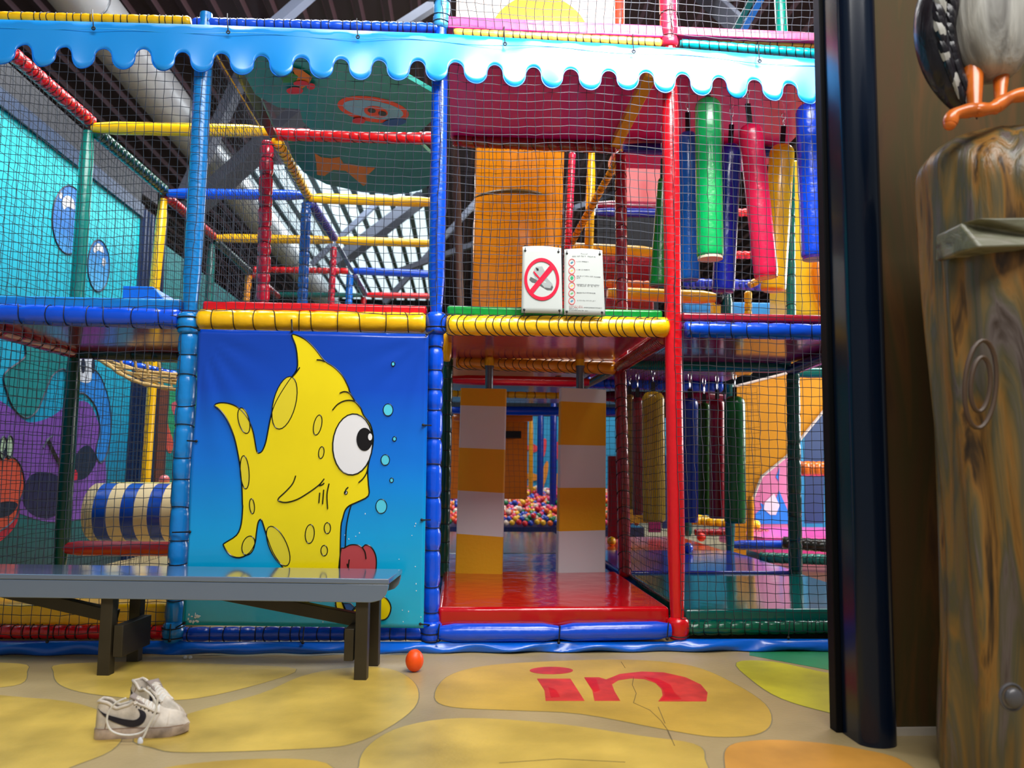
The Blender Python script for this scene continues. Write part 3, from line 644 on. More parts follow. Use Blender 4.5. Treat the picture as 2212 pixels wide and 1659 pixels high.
# ------------------------------------------------------------------ two notices
def notice(label, cor, n=12, curve=.003):
    root = empty('notice_board', PY((cor[0][0]+cor[1][0])/2, cor[0][1], -.085), label, 'sign')
    def at(a, b, lay=0):
        u = (cor[0][0]*(1-a)+cor[1][0]*a)*(1-b)+(cor[3][0]*(1-a)+cor[2][0]*a)*b
        v = (cor[0][1]*(1-a)+cor[1][1]*a)*(1-b)+(cor[3][1]*(1-a)+cor[2][1]*a)*b
        v -= 3.0*math.sin(math.pi*a)*b
        return PY(u, v, -.078-curve*math.sin(math.pi*a)-.0014*lay)
    mb = MB(); vs = [at(i/n, j/n) for j in range(n+1) for i in range(n+1)]
    mb.add(vs, [(j*(n+1)+i, j*(n+1)+i+1, (j+1)*(n+1)+i+1, (j+1)*(n+1)+i) for j in range(n) for i in range(n)])
    o = mb.build('plate', M('sign_white', (178, 184, 182), rough=.3, coat=.2), root, smooth=80); s2 = o.modifiers.new('t', 'SOLIDIFY'); s2.thickness = .0015; s2.offset = 1
    for a, b in ((.07, .05), (.93, .05), (.07, .94), (.93, .94)):
        mb = MB(); c = at(a, b, 2); mb.ball(c, (.006, .003, .006), 10, 6); dz = .03 if b > .5 else -.028
        mb.tube([c, c+Vector((0, .005, dz)), c+Vector((0, .03, dz*1.2))], .0022, 5); mb.build('cable_tie', CORD, root)
    return root, at
def splot(root, at, pts, mat, lay, name, th=.0006):
    P = [at(a, b, lay) for a, b in pts]; mb = MB(); mb.prism(P, (0, -th, 0)); return mb.build(name, mat, root, smooth=0)
SRED = M('sign_red', (214, 14, 52), rough=.3)
r1, at1 = notice('white notice with a crossed-out shoe in a red ring', [(1126, 676), (1215, 678), (1212, 536), (1129, 533)])
def q1(x, y):   # from the enlarged view of the notice: pixel -> (a,b)
    u, v = 1110+x*.1085, 520+y*.1085
    return ((u-1126-(676-v)/142*2.2)/(87.5-(676-v)/142*3.5), (677-v)/142.5)
def ring(root, at, f, cx, cy, rx, ry, t, mat, lay, name, n=40):
    mb = MB(); vs = []
    for k in range(n):
        a = 2*math.pi*k/n
        for rr in (1, 1-t): vs.append(at(*f(cx+rx*rr*math.cos(a), cy+ry*rr*math.sin(a)), lay))
    mb.add(vs, [(2*k, 2*((k+1) % n), 2*((k+1) % n)+1, 2*k+1) for k in range(n)]); o = mb.build(name, mat, root, smooth=0)
    s2 = o.modifiers.new('t', 'SOLIDIFY'); s2.thickness = .0006; return o
ring(r1, at1, q1, 552, 780, 348, 415, .165, SRED, 3, 'prohibition_ring')
SG_ = M('shoe_grey', (74, 78, 78), rough=.4); SL_ = M('shoe_light', (142, 150, 150), rough=.4)
splot(r1, at1, [q1(*p) for p in [(430, 540), (560, 530), (620, 640), (640, 740), (760, 860), (780, 930), (720, 960), (600, 930), (440, 800), (370, 660)]], SL_, 1, 'printed_shoe')
splot(r1, at1, [q1(*p) for p in [(330, 735), (440, 790), (560, 890), (600, 940), (660, 945), (720, 950), (750, 890), (775, 930), (750, 985), (660, 985), (560, 930), (440, 860), (360, 840), (305, 790)]], SG_, 1.6, 'printed_sole')
splot(r1, at1, [q1(*p) for p in [(432, 555), (485, 575), (490, 612), (455, 610)]], BLACK, 2, 'printed_heel_tab')
splot(r1, at1, [q1(*p) for p in [(395, 620), (450, 680), (530, 770), (505, 780), (420, 700), (385, 640)]], SRED, 2.2, 'printed_stripe')
splot(r1, at1, [q1(*p) for p in [(715, 500), (790, 560), (380, 1060), (320, 985)]], SRED, 3.2, 'prohibition_bar')
r2, at2 = notice('white rules notice with six small red ring symbols and text lines', [(1218, 680), (1307, 682), (1301, 541), (1219, 539)])
def q2(x, y):
    u, v = 1110+x*.1085, 520+y*.1085
    return ((u-1218-(680-v)/141*1)/(89-(680-v)/141*7), (681-v)/141.5)
TXT = M('sign_text', (52, 56, 62), rough=.5); TXR = M('sign_text_red', (190, 84, 84), rough=.5)
icons = [(1155, 447, (40, 110, 130)), (1155, 605, (200, 170, 90)), (1155, 752, (20, 140, 90)), (1155, 905, (190, 170, 80)), (1155, 1055, (90, 150, 90)), (1155, 1205, (60, 120, 150))]
for k, (x, y, c) in enumerate(icons):
    ring(r2, at2, q2, x, y, 66, 74, .17, M('ring_soft', (214, 70, 74), rough=.4), 2, 'prohibition_ring', 24)
    splot(r2, at2, [q2(*p) for p in ell(x, y+4, 32, 18 if k != 2 else 40, -30 if k != 2 else 0, 10)], M('icon%d' % k, c, rough=.5), 1, 'printed_icon')
# the rows of small type, built as rows of tiny letter strokes
def textrow(root, at, f, x0, x1, y, hgt, mat, name='printed_text'):
    mb = MB(); x = x0
    while x < x1:
        wd = hgt*(.45+.35*R_())
        if R_() > .14:
            for (sx, sy, ex, ey) in ((0, -.5, 0, .5), (0, -.5 if R_() > .5 else .5, .8, -.5 if R_() > .6 else .5), (.8, -.4, .8, .5))[:2+int(R_()*2)]:
                p, q = at(*f(x+sx*wd, y+sy*hgt), 2), at(*f(x+ex*wd, y+ey*hgt), 2)
                if (p-q).length > 1e-4: mb.bar(p, q, .0009, .0004)
        x += wd*1.45
    if mb.v: mb.build(name, mat, root, smooth=0)
for x0, x1, y, hg, mt in ((1340, 1480, 268, 34, TXT), (1165, 1620, 325, 20, TXT), (1255, 1485, 432, 16, TXT), (1255, 1510, 590, 16, TXT), (1255, 1725, 716, 16, TXT), (1255, 1315, 750, 16, TXT), (1255, 1700, 880, 16, TXT), (1255, 1690, 908, 16, TXT), (1255, 1630, 1042, 16, TXT), (1255, 1640, 1194, 16, TXT), (1105, 1360, 1303, 12, TXR), (1105, 1400, 1330, 14, TXR), (1400, 1755, 1330, 14, TXT), (1105, 1270, 1360, 13, TXT), (1105, 1480, 1390, 13, TXT)):
    textrow(r2, at2, q2, x0, x1, y, hg, mt)

# ================================================================== INSIDE THE FRAME
r1_, r2_, r3_, r4_, r5_ = S, 2*S, 3*S, 4*S, 5*S
# side line at the left (x = -1.2)
beam('red ruffled side rail running back from the upper left corner', (-120, -10, 0), (197, 264, r1_), .045, RED, 'ring', pitch=.06, pinch=.2)
beam('dark green side rail behind the yellow cross rail at upper left', (208, 285, r1_), (356, 412, r2_), .045, DGRN, 'spiral', pitch=.07)
beam('dark red ribbed side rail behind the dark blue cross rail', (362, 428, r2_), (462, 512, r3_), .045, DRED, 'spiral', pitch=.06, pinch=.25)
beam('blackish green ribbed side rail beyond the tall duct', (466, 522, r3_), (540, 588, r4_), .042, V('blackgreen', (6, 40, 32)), 'spiral', pitch=.06, pinch=.25)
beam('short dark red side rail beyond the orange post', (545, 592, r4_), (600, 640, r5_), .042, DRED, 'ring', pitch=.06)
post('teal green post in front of the painted cyan wall', (166, 640, r1_), (191, 284, r1_), .044, TEAL)
post('yellow post standing behind the blue wedge block', (333, 628, r2_), (353, 430, r2_), .042, YEL)
post('dark teal post with a bright highlight behind the light blue post', (452, 648, r3_), (458, 528, r3_), .04, DTEAL)
post('small orange post at the back of the left side line', (532, 652, r4_), (537, 594, r4_), .04, V('orangeyellow', (226, 140, 14)), 'ring', pitch=.1)
post('blackish green lower post in front of the purple mural', (130, 1225, r1_), (160, 765, r1_), .046, DGRN)
post('yellow lower post between mural and striped roller', (312, 1080, r2_), (332, 775, r2_), .038, YEL)
beam('dark red sagging rail under the left platform, running back', (-80, 688, .1), (160, 758, r1_), .05, DRED, 'ring', pitch=.16, pinch=.08)
beam('black green cross rail under the left platform', (160, 758, r1_), (392, 768, r1_), .05, V('greenblack', (0, 26, 18)), 'ring', pitch=.2, pinch=.06)
beam('smooth dark red rail below the striped roller', (140, 1184, r1_), (392, 1186, r1_), .047, DRED)
# upper cross rails by row
beam('long smooth yellow cross rail in front of the duct', (200, 276, r1_), (580, 284, r1_), .043, YEL)
beam('red ruffled cross rail between the two green ceiling boards', (594, 290, r1_), (940, 299, r1_), .043, V('redbeam', (196, 6, 16)), 'slant', pitch=.09, pinch=.12)
beam('dark red cross rail below the magenta ceiling', (978, 303, r1_), (1330, 318, r1_), .045, DRED, 'slant', pitch=.11, pinch=.1)
beam('dark blue cross rail behind the yellow slanting plank', (1345, 320, r1_), (1700, 330, r1_), .04, NAVY)
beam('royal blue cross rail in front of the lower duct', (362, 418, r2_), (662, 422, r2_), .044, BLUE)
beam('yellow cross rail under the second green ceiling board', (668, 428, r2_), (940, 437, r2_), .044, YEL)
beam('thinner yellow cross rail left of the narrow crimson post', (466, 514, r3_), (720, 519, r3_), .044, V('yellow2', (232, 172, 4)))
beam('thinner yellow cross rail right of the narrow crimson post', (726, 519, r3_), (940, 526, r3_), .044, YEL)
beam('red ruffled cross rail far back, left of the small blue post', (548, 582, r4_), (752, 586, r4_), .038, RED, 'ring', pitch=.08, pinch=.2)
beam('smooth blue cross rail in front of the bright roof panels', (764, 585, r4_), (940, 593, r4_), .046, BLUE)
beam('dark green cross rail far back above the red platform mat', (590, 636, r5_), (780, 638, r5_), .035, DTEAL)
beam('red cross rail far back with a short stub, above the platform mat', (790, 637, r5_), (940, 640, r5_), .04, RED)
# middle line (x = 0)
beam('yellow net-wrapped rail slanting down from the red cross rail', (597, 303, r1_), (666, 424, r2_), .04, YEL, 'spiral', pitch=.09, pinch=.12)
beam('violet rail slanting down to the narrow crimson post', (671, 438, r2_), (722, 514, r3_), .045, V('violetblue', (52, 56, 156)), 'spiral', pitch=.07, pinch=.15)
beam('bare grey steel rail slanting towards the small blue post', (729, 530, r3_), (762, 588, r4_), .025, STEEL)
beam('dull purple rail slanting down far back', (766, 596, r4_), (789, 636, r5_), .035, V('dullpurple', (80, 70, 130)), 'spiral', pitch=.06)
post('crimson puffy post between duct and blue post', (567, 656, r1_), (577, 306, r1_), .046, CRIM, 'ring', pitch=.11, pinch=.2)
post('dark blue puffy post behind the crimson post', (653, 656, r2_), (662, 438, r2_), .044, V('denim', (0, 84, 170)), 'ring', pitch=.12, pinch=.14)
post('narrow crimson post in the middle of the upper bay', (715, 658, r3_), (721, 534, r3_), .034, CRIM, 'ring', pitch=.12, pinch=.18)
post('small blue post in front of the bright roof panels', (753, 660, r4_), (756, 594, r4_), .042, V('midblue', (16, 110, 210)), 'ring', pitch=.12)
post('tiny red post at the far back of the upper bay', (785, 660, r5_), (786, 642, r5_), .036, RED)
# fish ceiling boards
def hboard(label, pts, Z, mat, th=.03, decs=(), name='painted_board'):
    P = [PZ(u, v, Z) for u, v in pts]; mb = MB(); mb.prism(P, (0, 0, th)); o = mb.build(name, mat, smooth=0); tagp(o, label, 'board')
    for k, (dp_, dm, dn) in enumerate(decs):
        mb = MB(); mb.prism([PZ(u, v, Z)-Vector((0, 0, .001+.0015*k)) for u, v in dp_], (0, 0, -.001)); sub(mb, dn, dm, o)
    return o
CBM = M('board_green', (0, 150, 136), rough=.4, coat=.2, var=.25, vscale=1.2); CB2 = M('board_green2', (0, 126, 112), rough=.4, coat=.2, var=.25, vscale=1.5)
DOR = M('decor_orange', (224, 84, 40), rough=.5); DWH = M('decor_pale', (120, 190, 200), rough=.5); DGR = M('decor_green', (36, 140, 60), rough=.5); DBL = M('decor_blue', (30, 90, 150), rough=.5); DRE = M('decor_red', (206, 50, 60), rough=.5); DAM = M('decor_amber', (214, 130, 30), rough=.5)
za = lambda x, y: (400+x*.2712, y*.2712)
hboard('rounded green ceiling board painted with an orange-rimmed oval', [(500, 88), (515, 130), (530, 165), (552, 205), (600, 232), (648, 236), (654, 262), (672, 281), (800, 285), (905, 286), (932, 262), (935, 200), (872, 164), (850, 120), (845, 92)], 3.09, CBM, decs=[
    (ell(806, 236, 78, 27, 9), DOR, 'painted_oval'), (ell(806, 236, 66, 19, 9), DWH, 'painted_oval'), (ell(812, 240, 26, 12, 9), DOR, 'painted_fish'), (ell(803, 237, 9, 5, 9), BLACK, 'painted_eye'), (ell(826, 243, 9, 5, 9), BLACK, 'painted_eye'), (ell(852, 262, 26, 8, -8), DBL, 'painted_wave'), (ell(775, 258, 14, 7, 0), DRE, 'painted_wave'),
    ([za(*p) for p in [(850, 520), (930, 540), (1010, 600), (990, 650), (930, 690), (860, 640), (880, 590)]], DAM, 'painted_turtle'), ([za(*p) for p in [(760, 600), (850, 560), (900, 590), (880, 640), (780, 640)]], DGR, 'painted_turtle'), (ell(637, 191, 18, 8), DRE, 'painted_turtle'), (ell(672, 181, 9, 7), DRE, 'painted_turtle'), (ell(650, 174, 16, 6), DRE, 'painted_turtle')])
hboard('second green ceiling board with an orange fish, further back', [(622, 306), (760, 300), (905, 308), (932, 334), (936, 396), (905, 412), (850, 421), (780, 415), (705, 398), (655, 372), (632, 340)], 3.10, CB2, decs=[
    ([za(*p) for p in [(1030, 1215), (1080, 1250), (1160, 1260), (1230, 1250), (1260, 1300), (1350, 1310), (1440, 1330), (1515, 1335), (1480, 1370), (1440, 1400), (1450, 1460), (1420, 1480), (1350, 1420), (1280, 1360), (1180, 1350), (1110, 1400), (1050, 1390), (1045, 1300)]], DAM, 'painted_fish')])
mb = MB(); mb.prism([PY(458, 60, .1), PY(500, 60, .1), PY(600, 292, S-.05), PY(583, 292, S-.05)], (0, 0, -.02)); tagp(mb.build('green_plank', DGRN, smooth=0), 'dark green plank slanting down left of the oval ceiling board', 'plank')
mb = MB(); mb.tube([PY(466, 116, .1), PY(566, 282, S-.1)], .005, 6); tagp(mb.build('yellow_cord', V('cordyellow', (226, 190, 40)), smooth=40), 'taut thin yellow cord beside the dark green plank', 'cord')
# magenta ceilings of the right bays
mb = MB(); mb.box((1.2+.03, -.02, 3.135), (2.4-.03, S+.02, 3.2)); tagp(mb.build('play_deck', V('deckmag', (190, 0, 128), rough=.5, bump=.1), bevel=.006), 'dark magenta upper deck above the entrance bay seen from below', 'deck')
mb = MB(); mb.box((2.4+.02, -.02, 3.15), (3.6, S+.5, 3.2)); tagp(mb.build('play_deck', V('deckcrim', (196, 4, 96), rough=.4, bump=.1), bevel=.006), 'crimson upper deck above the hanging punch bags', 'deck')
mb = MB(); mb.prism([PY(1392, 166, .25), PY(1418, 172, .25), PY(1340, 322, S), PY(1317, 322, S)], (0, 0, .05)); tagp(mb.build('slanting_plank', MUST, bevel=.006), 'mustard yellow plank slanting below the magenta deck', 'plank')
# orange tube slide of the middle bay
SLO = M('slide_orange', (255, 166, 14), rough=.25, coat=.4, var=.10, vscale=1.2, bump=.05)
def translucent(mt, rgb, f):
    nt = mt.node_tree; b = nt.nodes['Principled BSDF']; o_ = [n for n in nt.nodes if n.type == 'OUTPUT_MATERIAL'][0]
    t = nt.nodes.new('ShaderNodeBsdfTranslucent'); t.inputs[0].default_value = tuple(lin(x) for x in rgb)+(1,); mx = nt.nodes.new('ShaderNodeMixShader'); mx.inputs[0].default_value = f
    nt.links.new(b.outputs[0], mx.inputs[1]); nt.links.new(t.outputs[0], mx.inputs[2]); nt.links.new(mx.outputs[0], o_.inputs[0])
translucent(SLO, (255, 200, 50), .45)
sb = PY(1112, 655, 2.1); stp = PY(1122, 322, 2.1)
root = empty('tube_slide', (sb.x, sb.y, 1.72), 'wide orange tube slide standing behind the notices', 'slide')
mb = MB(); n = 30; pr = []
for i in range(n+1):
    f = i/n; z_ = 1.72+(4.1-1.72)*f; rr = .335+.02*f
    pr.append((z_, rr))
vs = [(sb.x+(stp.x-sb.x)*((z_-1.66)/1.5)+rr*math.cos(2*math.pi*k/48), sb.y+rr*math.sin(2*math.pi*k/48), z_) for z_, rr in pr for k in range(48)]
mb.add(vs, [(i*48+k, i*48+(k+1) % 48, (i+1)*48+(k+1) % 48, (i+1)*48+k) for i in range(n) for k in range(48)]); mb.build('tube', SLO, root, smooth=60)
SLF = M('slide_flange', (200, 120, 10), rough=.3)
mb = MB(); mb.tube([(sb.x+.345*math.cos(a*math.pi/18), sb.y+.345*math.sin(a*math.pi/18), 1.86-.09*math.cos(a*math.pi/18)) for a in range(36)], .012, 6, closed=True); mb.build('flange_ring', SLF, root)
mb = MB(); mb.tube([(sb.x-.02+.355*math.cos(a*math.pi/18), sb.y+.355*math.sin(a*math.pi/18), 2.9-.0*a) for a in range(21, 34)], [.004+.014*math.sin(math.pi*k/12) for k in range(13)], 6); mb.build('shadow_strip', M('slide_curve', (120, 92, 30), rough=.5), root)  # shadow curve across the tube, drawn as a thin brown strip
# upper right interior
post('weathered brown post close behind the blue post', (996, 716, .9), (985, 318, .9), .022, M('post_brown', (84, 50, 34), rough=.6, var=.3))
post('pinkish red net-covered post right of the orange slide', (1222, 650, 2.3), (1236, 330, 2.3), .03, PINK, 'ring', pitch=.04, pinch=.05)
post('upright yellow post between slide and dark red post', (1272, 540, 2.2), (1278, 330, 2.2), .036, YEL)
post('dark leaning steel post right of the orange slide', (1214, 670, 2.6), (1232, 360, 2.6), .035, M('dark_purple_steel', (56, 44, 66), rough=.5))
beam('mustard net-covered strap slanting down towards the notices', (1345, 326, S+.02), (1226, 540, 2.4), .028, MUST, 'spiral', pitch=.05, pinch=.1)
post('dark red inner post right of the notices', (1344, 672, r1_), (1340, 330, r1_), .04, DRED, 'slant', pitch=.12, pinch=.05)
post('dark red inner post at the right of the entrance, lower half', (1350, 1246, r1_+.0), (1340, 792, r1_), .042, DRED, 'slant', pitch=.09, pinch=.06)
mb = MB(); a = PY(1352, 440, 2.7); b = PY(1520, 330, 2.7); mb.box((a.x, 2.7, a.z), (b.x, 2.78, b.z)); tagp(mb.build('soft_partition', V('panelred', (170, 4, 24), rough=.6), bevel=.01), 'bright red padded panel behind the dark red inner post', 'panel')
beam('dark magenta rail under the red padded panel', (1290, 443, 2.7), (1520, 448, 2.7), .04, V('darkmag', (120, 4, 44)))
beam('navy rail below the red padded panel', (1285, 458, 2.68), (1520, 462, 2.68), .04, NAVY)
beam('glossy yellow rail behind the right notice', (1222, 536, 2.5), (1412, 545, 2.5), .048, YEL)
mb = MB(); a = PY(1296, 604, 2.9); b = PY(1412, 552, 2.9); mb.box((a.x, 2.9, 1.705), (b.x, 3.2, b.z)); tagp(mb.build('foam_block', V('blockred', (170, 16, 36)), bevel=.02), 'dark red foam block behind the yellow rail', 'soft block')
beam('orange laced rail behind the dark red inner post', (1296, 613, 2.4), (1415, 616, 2.4), .034, V('lacorange', (226, 120, 20)), 'slant', pitch=.08)
beam('thick yellow rail ending in a black cuff beside the teal pipe', (1312, 634, 2.0), (1545, 643, 2.0), .052, YEL)
beam('black rubber cuff at the end of the thick yellow rail', (1545, 643, 2.0), (1560, 644, 2.0), .055, BLACK)
post('short teal pipe right of the black rubber cuff', (1569, 792, 2.0), (1570, 634, 2.0), .045, DTEAL)
mb = MB(); a = PY(1292, 530, 5.2); b = PY(1420, 468, 5.2); mb.box((a.x, 5.2, 1.705), (b.x, 5.25, b.z)); tagp(mb.build('dark_screen', M('dark_glass', (6, 8, 14), rough=.9)), 'dark panel glimpsed between the navy and yellow rails', 'panel')
beam('blue netted rail low behind the hanging punch bags', (1478, 612, 3.2), (1700, 618, 3.2), .05, V('netblue', (24, 60, 210)), 'slant', pitch=.08)
beam('red rail glimpsed between navy and crimson punch bags, lower', (1585, 551, 3.4), (1640, 551, 3.4), .04, RED, 'spiral', pitch=.06)
beam('red rail glimpsed between navy and crimson punch bags, upper', (1585, 460, 3.4), (1640, 458, 3.4), .04, V('redcoral', (226, 40, 46)), 'spiral', pitch=.06)
beam('mustard laced stub slanting beside the crimson punch bag', (1618, 617, 2.9), (1642, 604, 2.9), .035, MUST, 'ring', pitch=.05)
post('short yellow laced post low behind the punch bags', (1616, 803, 2.2), (1616, 630, 2.2), .03, YEL, 'ring', pitch=.06)
post('teal wrapped post between the yellow and royal blue punch bags', (1709, 682, r1_), (1706, 330, r1_), .032, TEAL, 'ring', pitch=.16, pinch=.08)
mb = MB(); P = [PY(1712, 682, 2.4), PY(1710, 345, 2.4), PY(1728, 345, 2.4), PY(1742, 500, 2.4), PY(1800, 560, 2.4), PY(1860, 682, 2.4)]; mb.prism(P, (0, .5, 0)); mb.box((3.42, 2.5, 1.705), (3.5, 2.6, 2.3)); ys = tagp(mb.build('open_slide', V('slideyellow', (250, 208, 40)), bevel=.02), 'yellow slide side with an orange lip under the royal blue punch bag', 'slide')
mb = MB(); mb.tube([PY(u, v, 2.3) for u, v in cat_spline([(1770, 550), (1766, 590), (1776, 640), (1800, 690)], 5, False)], .05, 10); sub(mb, 'slide_curve', V('slideorange', (250, 140, 10)), ys)
mb = MB(); a = PY(1480, 682, 3.6); b = PY(1700, 655, 3.6); mb.box((a.x, 3.6, a.z), (b.x, 3.7, b.z)); tagp(mb.build('soft_partition', V('lightbluepanel', (60, 150, 220)), bevel=.01), 'light blue padded strip low behind the teal pipe', 'panel')
mb = MB(); mb.prism([PY(1668, 682, 3.0), PY(1722, 622, 3.0), PY(1722, 682, 3.0)], (0, .08, 0)); tagp(mb.build('soft_partition', V('tan', (214, 130, 84))), 'tan triangular panel low beside the teal wrapped post', 'panel')

# chain link
def chain(mb, p, q, n=4, r=.012, w_=.0028):
    p, q = Vector(p), Vector(q)
    for k in range(n):
        a = p.lerp(q, (k-.1)/n); b = p.lerp(q, (k+1.1)/n); s = Vector((1, 0, 0)) if k % 2 else Vector((0, 1, 0)); c = (a+b)/2; h = (b-a)/2
        mb.tube([c+h*math.cos(t*math.pi/5)+s*r*math.sin(t*math.pi/5) for t in range(10)], w_, 4, closed=True)
CH = M('chain_steel', (190, 194, 200), rough=.25, metal=.9)
def bag(label, top, bot, Y, rpx, mat, ctop=None, flat=1.0, group=None, capmat=None, zc=3.15, name='punch_bag', rb=None, cat='punch bag'):
    a, b = PY(*top, Y), PY(*bot, Y); d = (a-b); L = d.length; t = d/L; x = Vector((1, 0, 0)); x = (x-t*x.dot(t)).normalized(); y = t.cross(x)
    r = rpx/F_PX*(Y-CAM.y); rb_ = (rb or rpx)/F_PX*(Y-CAM.y)
    root = empty(name, b, label, cat, group)
    mb = MB(); n = 30; vs = []
    prof = [0, .006, .02, .04]+[.06+(.86)*k/22 for k in range(23)]+[.945, .965, .98, .992, 1.0]
    for f in prof:
        rr = rb_+(r-rb_)*f
        e = f*L; g = (1-f)*L
        if e < rr*.3: rr *= .9+.1*math.sqrt(max(0, 1-(1-e/(rr*.3))**2))
        if g < rr*.8: rr *= .35+.65*math.sqrt(max(0, 1-(1-g/(rr*.8))**2))
        for k in range(24):
            an = 2*math.pi*k/24; vs.append(b+t*e+x*rr*math.cos(an)+y*rr*flat*math.sin(an))
    nn = len(prof)
    mb.add(vs, [(i*24+k, i*24+(k+1) % 24, (i+1)*24+(k+1) % 24, (i+1)*24+k) for i in range(nn-1) for k in range(24)]+[tuple(range(23, -1, -1)), tuple((nn-1)*24+k for k in range(24))])
    mb.build('bag_body', mat, root, smooth=60)
    if capmat:
        mb = MB(); mb.tube([b-t*.012, b+t*.004], rb_*.93, 20); mb.build('base_cap', capmat, root)
    st = a+t*.13 if zc > 2 else a+t*.07
    mb = MB(); mb.bar(a-t*.01, st, .012, .03); mb.build('strap', CORD, root, smooth=0)
    top_ = Vector((st.x+(.0), st.y, zc)) if ctop is None else Vector(ctop)
    if top_.z-st.z > .03:
        mb = MB(); chain(mb, st, top_, max(2, int((top_-st).length/.05))); mb.build('chain', CH, root)
    return root
gb = 'punch bags hanging above the platform'
bag('blue punch bag hanging just right of the red front post', (1486, 286), (1489, 606), .75, 22, V('bagblue', (0, 96, 200)), group=gb)
bag('big bright green punch bag with a pale base, highest but one', (1529, 214), (1534, 556), .42, 30, V('baggreen', (0, 168, 88)), capmat=M('cap_cream', (206, 204, 180), rough=.6), group=gb)
bag('navy blue punch bag behind the bright green one', (1578, 312), (1562, 631), .8, 25, V('bagnavy', (4, 26, 150)), group=gb)
bag('crimson pink punch bag leaning to the right at its base', (1620, 270), (1655, 596), .48, 27, V('bagpink', (216, 24, 76)), capmat=V('bagpinkd', (190, 10, 40)), group=gb)
bag('yellow punch bag leaning to the left at its base', (1690, 314), (1670, 628), .85, 28, V('bagyellow', (255, 208, 10)), group=gb)
bag('large royal blue punch bag beside the black door frame', (1746, 226), (1760, 556), .35, 29, V('bagroyal', (0, 70, 226), bump=.5, bscale=10), capmat=V('capviolet', (60, 30, 130)), group=gb)
bag('dark green tapering punch bag mostly behind the red front post', (1431, 385), (1424, 618), .95, 10, V('bagdgreen', (0, 104, 30)), group=gb, rb=22)
# lower bags (flat ended padded pillars)
gl = 'padded pillars hanging in the lower right bay'
zl_ = 1.595
bag('wide olive yellow hanging pillar left of the red front post', (1411, 846), (1413, 1127), 1.75, 25, V('pilolive', (196, 156, 20)), flat=.5, group=gl, zc=zl_, name='hanging_pillar', cat='hanging pillar')
bag('narrow dark red hanging pillar beside the wide olive one', (1377, 858), (1379, 1112), 2.0, 12, DRED, group=gl, zc=zl_, name='hanging_pillar', cat='hanging pillar')
bag('thin olive hanging pillar next to the dark red inner post', (1360, 852), (1362, 1100), 2.15, 9, V('pilolive2', (170, 132, 20)), group=gl, zc=zl_, name='hanging_pillar', cat='hanging pillar')
bag('glossy navy blue hanging pillar right of the red front post', (1490, 860), (1490, 1128), 1.9, 18, V('pilblue', (0, 48, 160)), group=gl, zc=zl_, name='hanging_pillar', cat='hanging pillar')
bag('slim moss green hanging pillar behind the navy one', (1521, 870), (1521, 1112), 2.2, 14, V('pilmoss', (20, 84, 14)), group=gl, zc=zl_, name='hanging_pillar', cat='hanging pillar')
bag('dark crimson hanging pillar between two green ones', (1549, 862), (1549, 1120), 2.05, 17, V('pilcrim', (150, 6, 40)), group=gl, zc=zl_, name='hanging_pillar', cat='hanging pillar')
bag('wide deep green hanging pillar, rightmost of the lower row', (1587, 856), (1588, 1130), 1.9, 23, V('pilgreen', (0, 106, 42)), group=gl, zc=zl_, name='hanging_pillar', cat='hanging pillar')

# entrance interior
beam('orange yellow laced cross rail over the striped boards', (985, 783, r1_), (1330, 795, r1_), .046, V('laceyellow', (232, 150, 14)), 'slant', pitch=.055, pinch=.06, slant=.9)
beam('dark red ribbed rail running back from the red front post', (1438, 728, .08), (1338, 792, S-.02), .043, DRED, 'spiral', pitch=.035, pinch=.16)
beam('smooth bright red cross rail behind the board hangers', (972, 820, 1.75), (1272, 826, 1.75), .036, V('redrail', (206, 4, 34)))
beam('dark teal cross rail under the right platform', (1352, 786, r1_), (1706, 793, r1_), .042, DTEAL)
beam('navy rail running back from the right end of the platform', (1850, 745, .3), (1706, 800, r1_), .04, V('navyrail', (14, 20, 110)))
beam('dark teal cross rail far right beside the door frame', (1712, 806, r1_+.02), (1980, 804, r1_+.02), .035, TEAL)
post('dark green inner post close behind the lower blue post', (958, 1246, r1_), (968, 770, r1_), .036, DGRN, 'ring', pitch=.12, pinch=.1)
post('yellow foam-wrapped stub behind the blue post under the rail', (964, 780, .7), (966, 712, .7), .03, YEL)
post('dark green wrapped post at the right behind the netting', (1719, 1262, r1_), (1713, 806, r1_), .045, V('pine2', (0, 70, 56)), 'ring', pitch=.17, pinch=.08)
post('dark teal post behind the wide deep green pillar', (1577, 1192, r2_), (1577, 830, r2_), .042, DTEAL)
post('thin dark teal post below the navy pillar', (1486, 1158, r3_), (1487, 1110, r3_), .04, DTEAL)
post('navy post in the gap between the striped boards, left one', (1166, 1116, 7.2), (1168, 880, 7.2), .046, V('postnavy', (0, 40, 128)))
post('navy post in the gap between the striped boards, right one', (1194, 1132, 6.5), (1196, 862, 6.5), .046, NAVY)
post('mustard post in the gap between the striped boards', (1146, 1110, 7.4), (1147, 898, 7.4), .034, MUST)
beam('yellow quilted cross rail glimpsed between the striped boards', (975, 850, 2.2), (1262, 856, 2.2), .026, YEL, 'ring', pitch=.075, pinch=.14)
beam('blue cross rail glimpsed between the striped boards', (975, 886, r2_+.5), (1400, 890, r2_+.5), .04, BLUE)
beam('dark orange cross rail deep behind the striped boards', (980, 902, 4.4), (1150, 902, 4.4), .05, V('deeporange', (190, 90, 14)))
beam('blue laced rail behind the dark red inner post', (1270, 826, r2_), (1560, 836, r2_), .05, BLUE, 'slant', pitch=.08, pinch=.1)
beam('dark crimson rail below the blue laced rail', (1290, 856, r2_+.3), (1560, 860, r2_+.3), .05, V('crimsondark', (110, 6, 40)))
beam('black netted rail slanting back above the right striped board', (1330, 798, r1_), (1262, 834, r2_), .03, V('pineblack', (10, 40, 24)), 'spiral', pitch=.05)
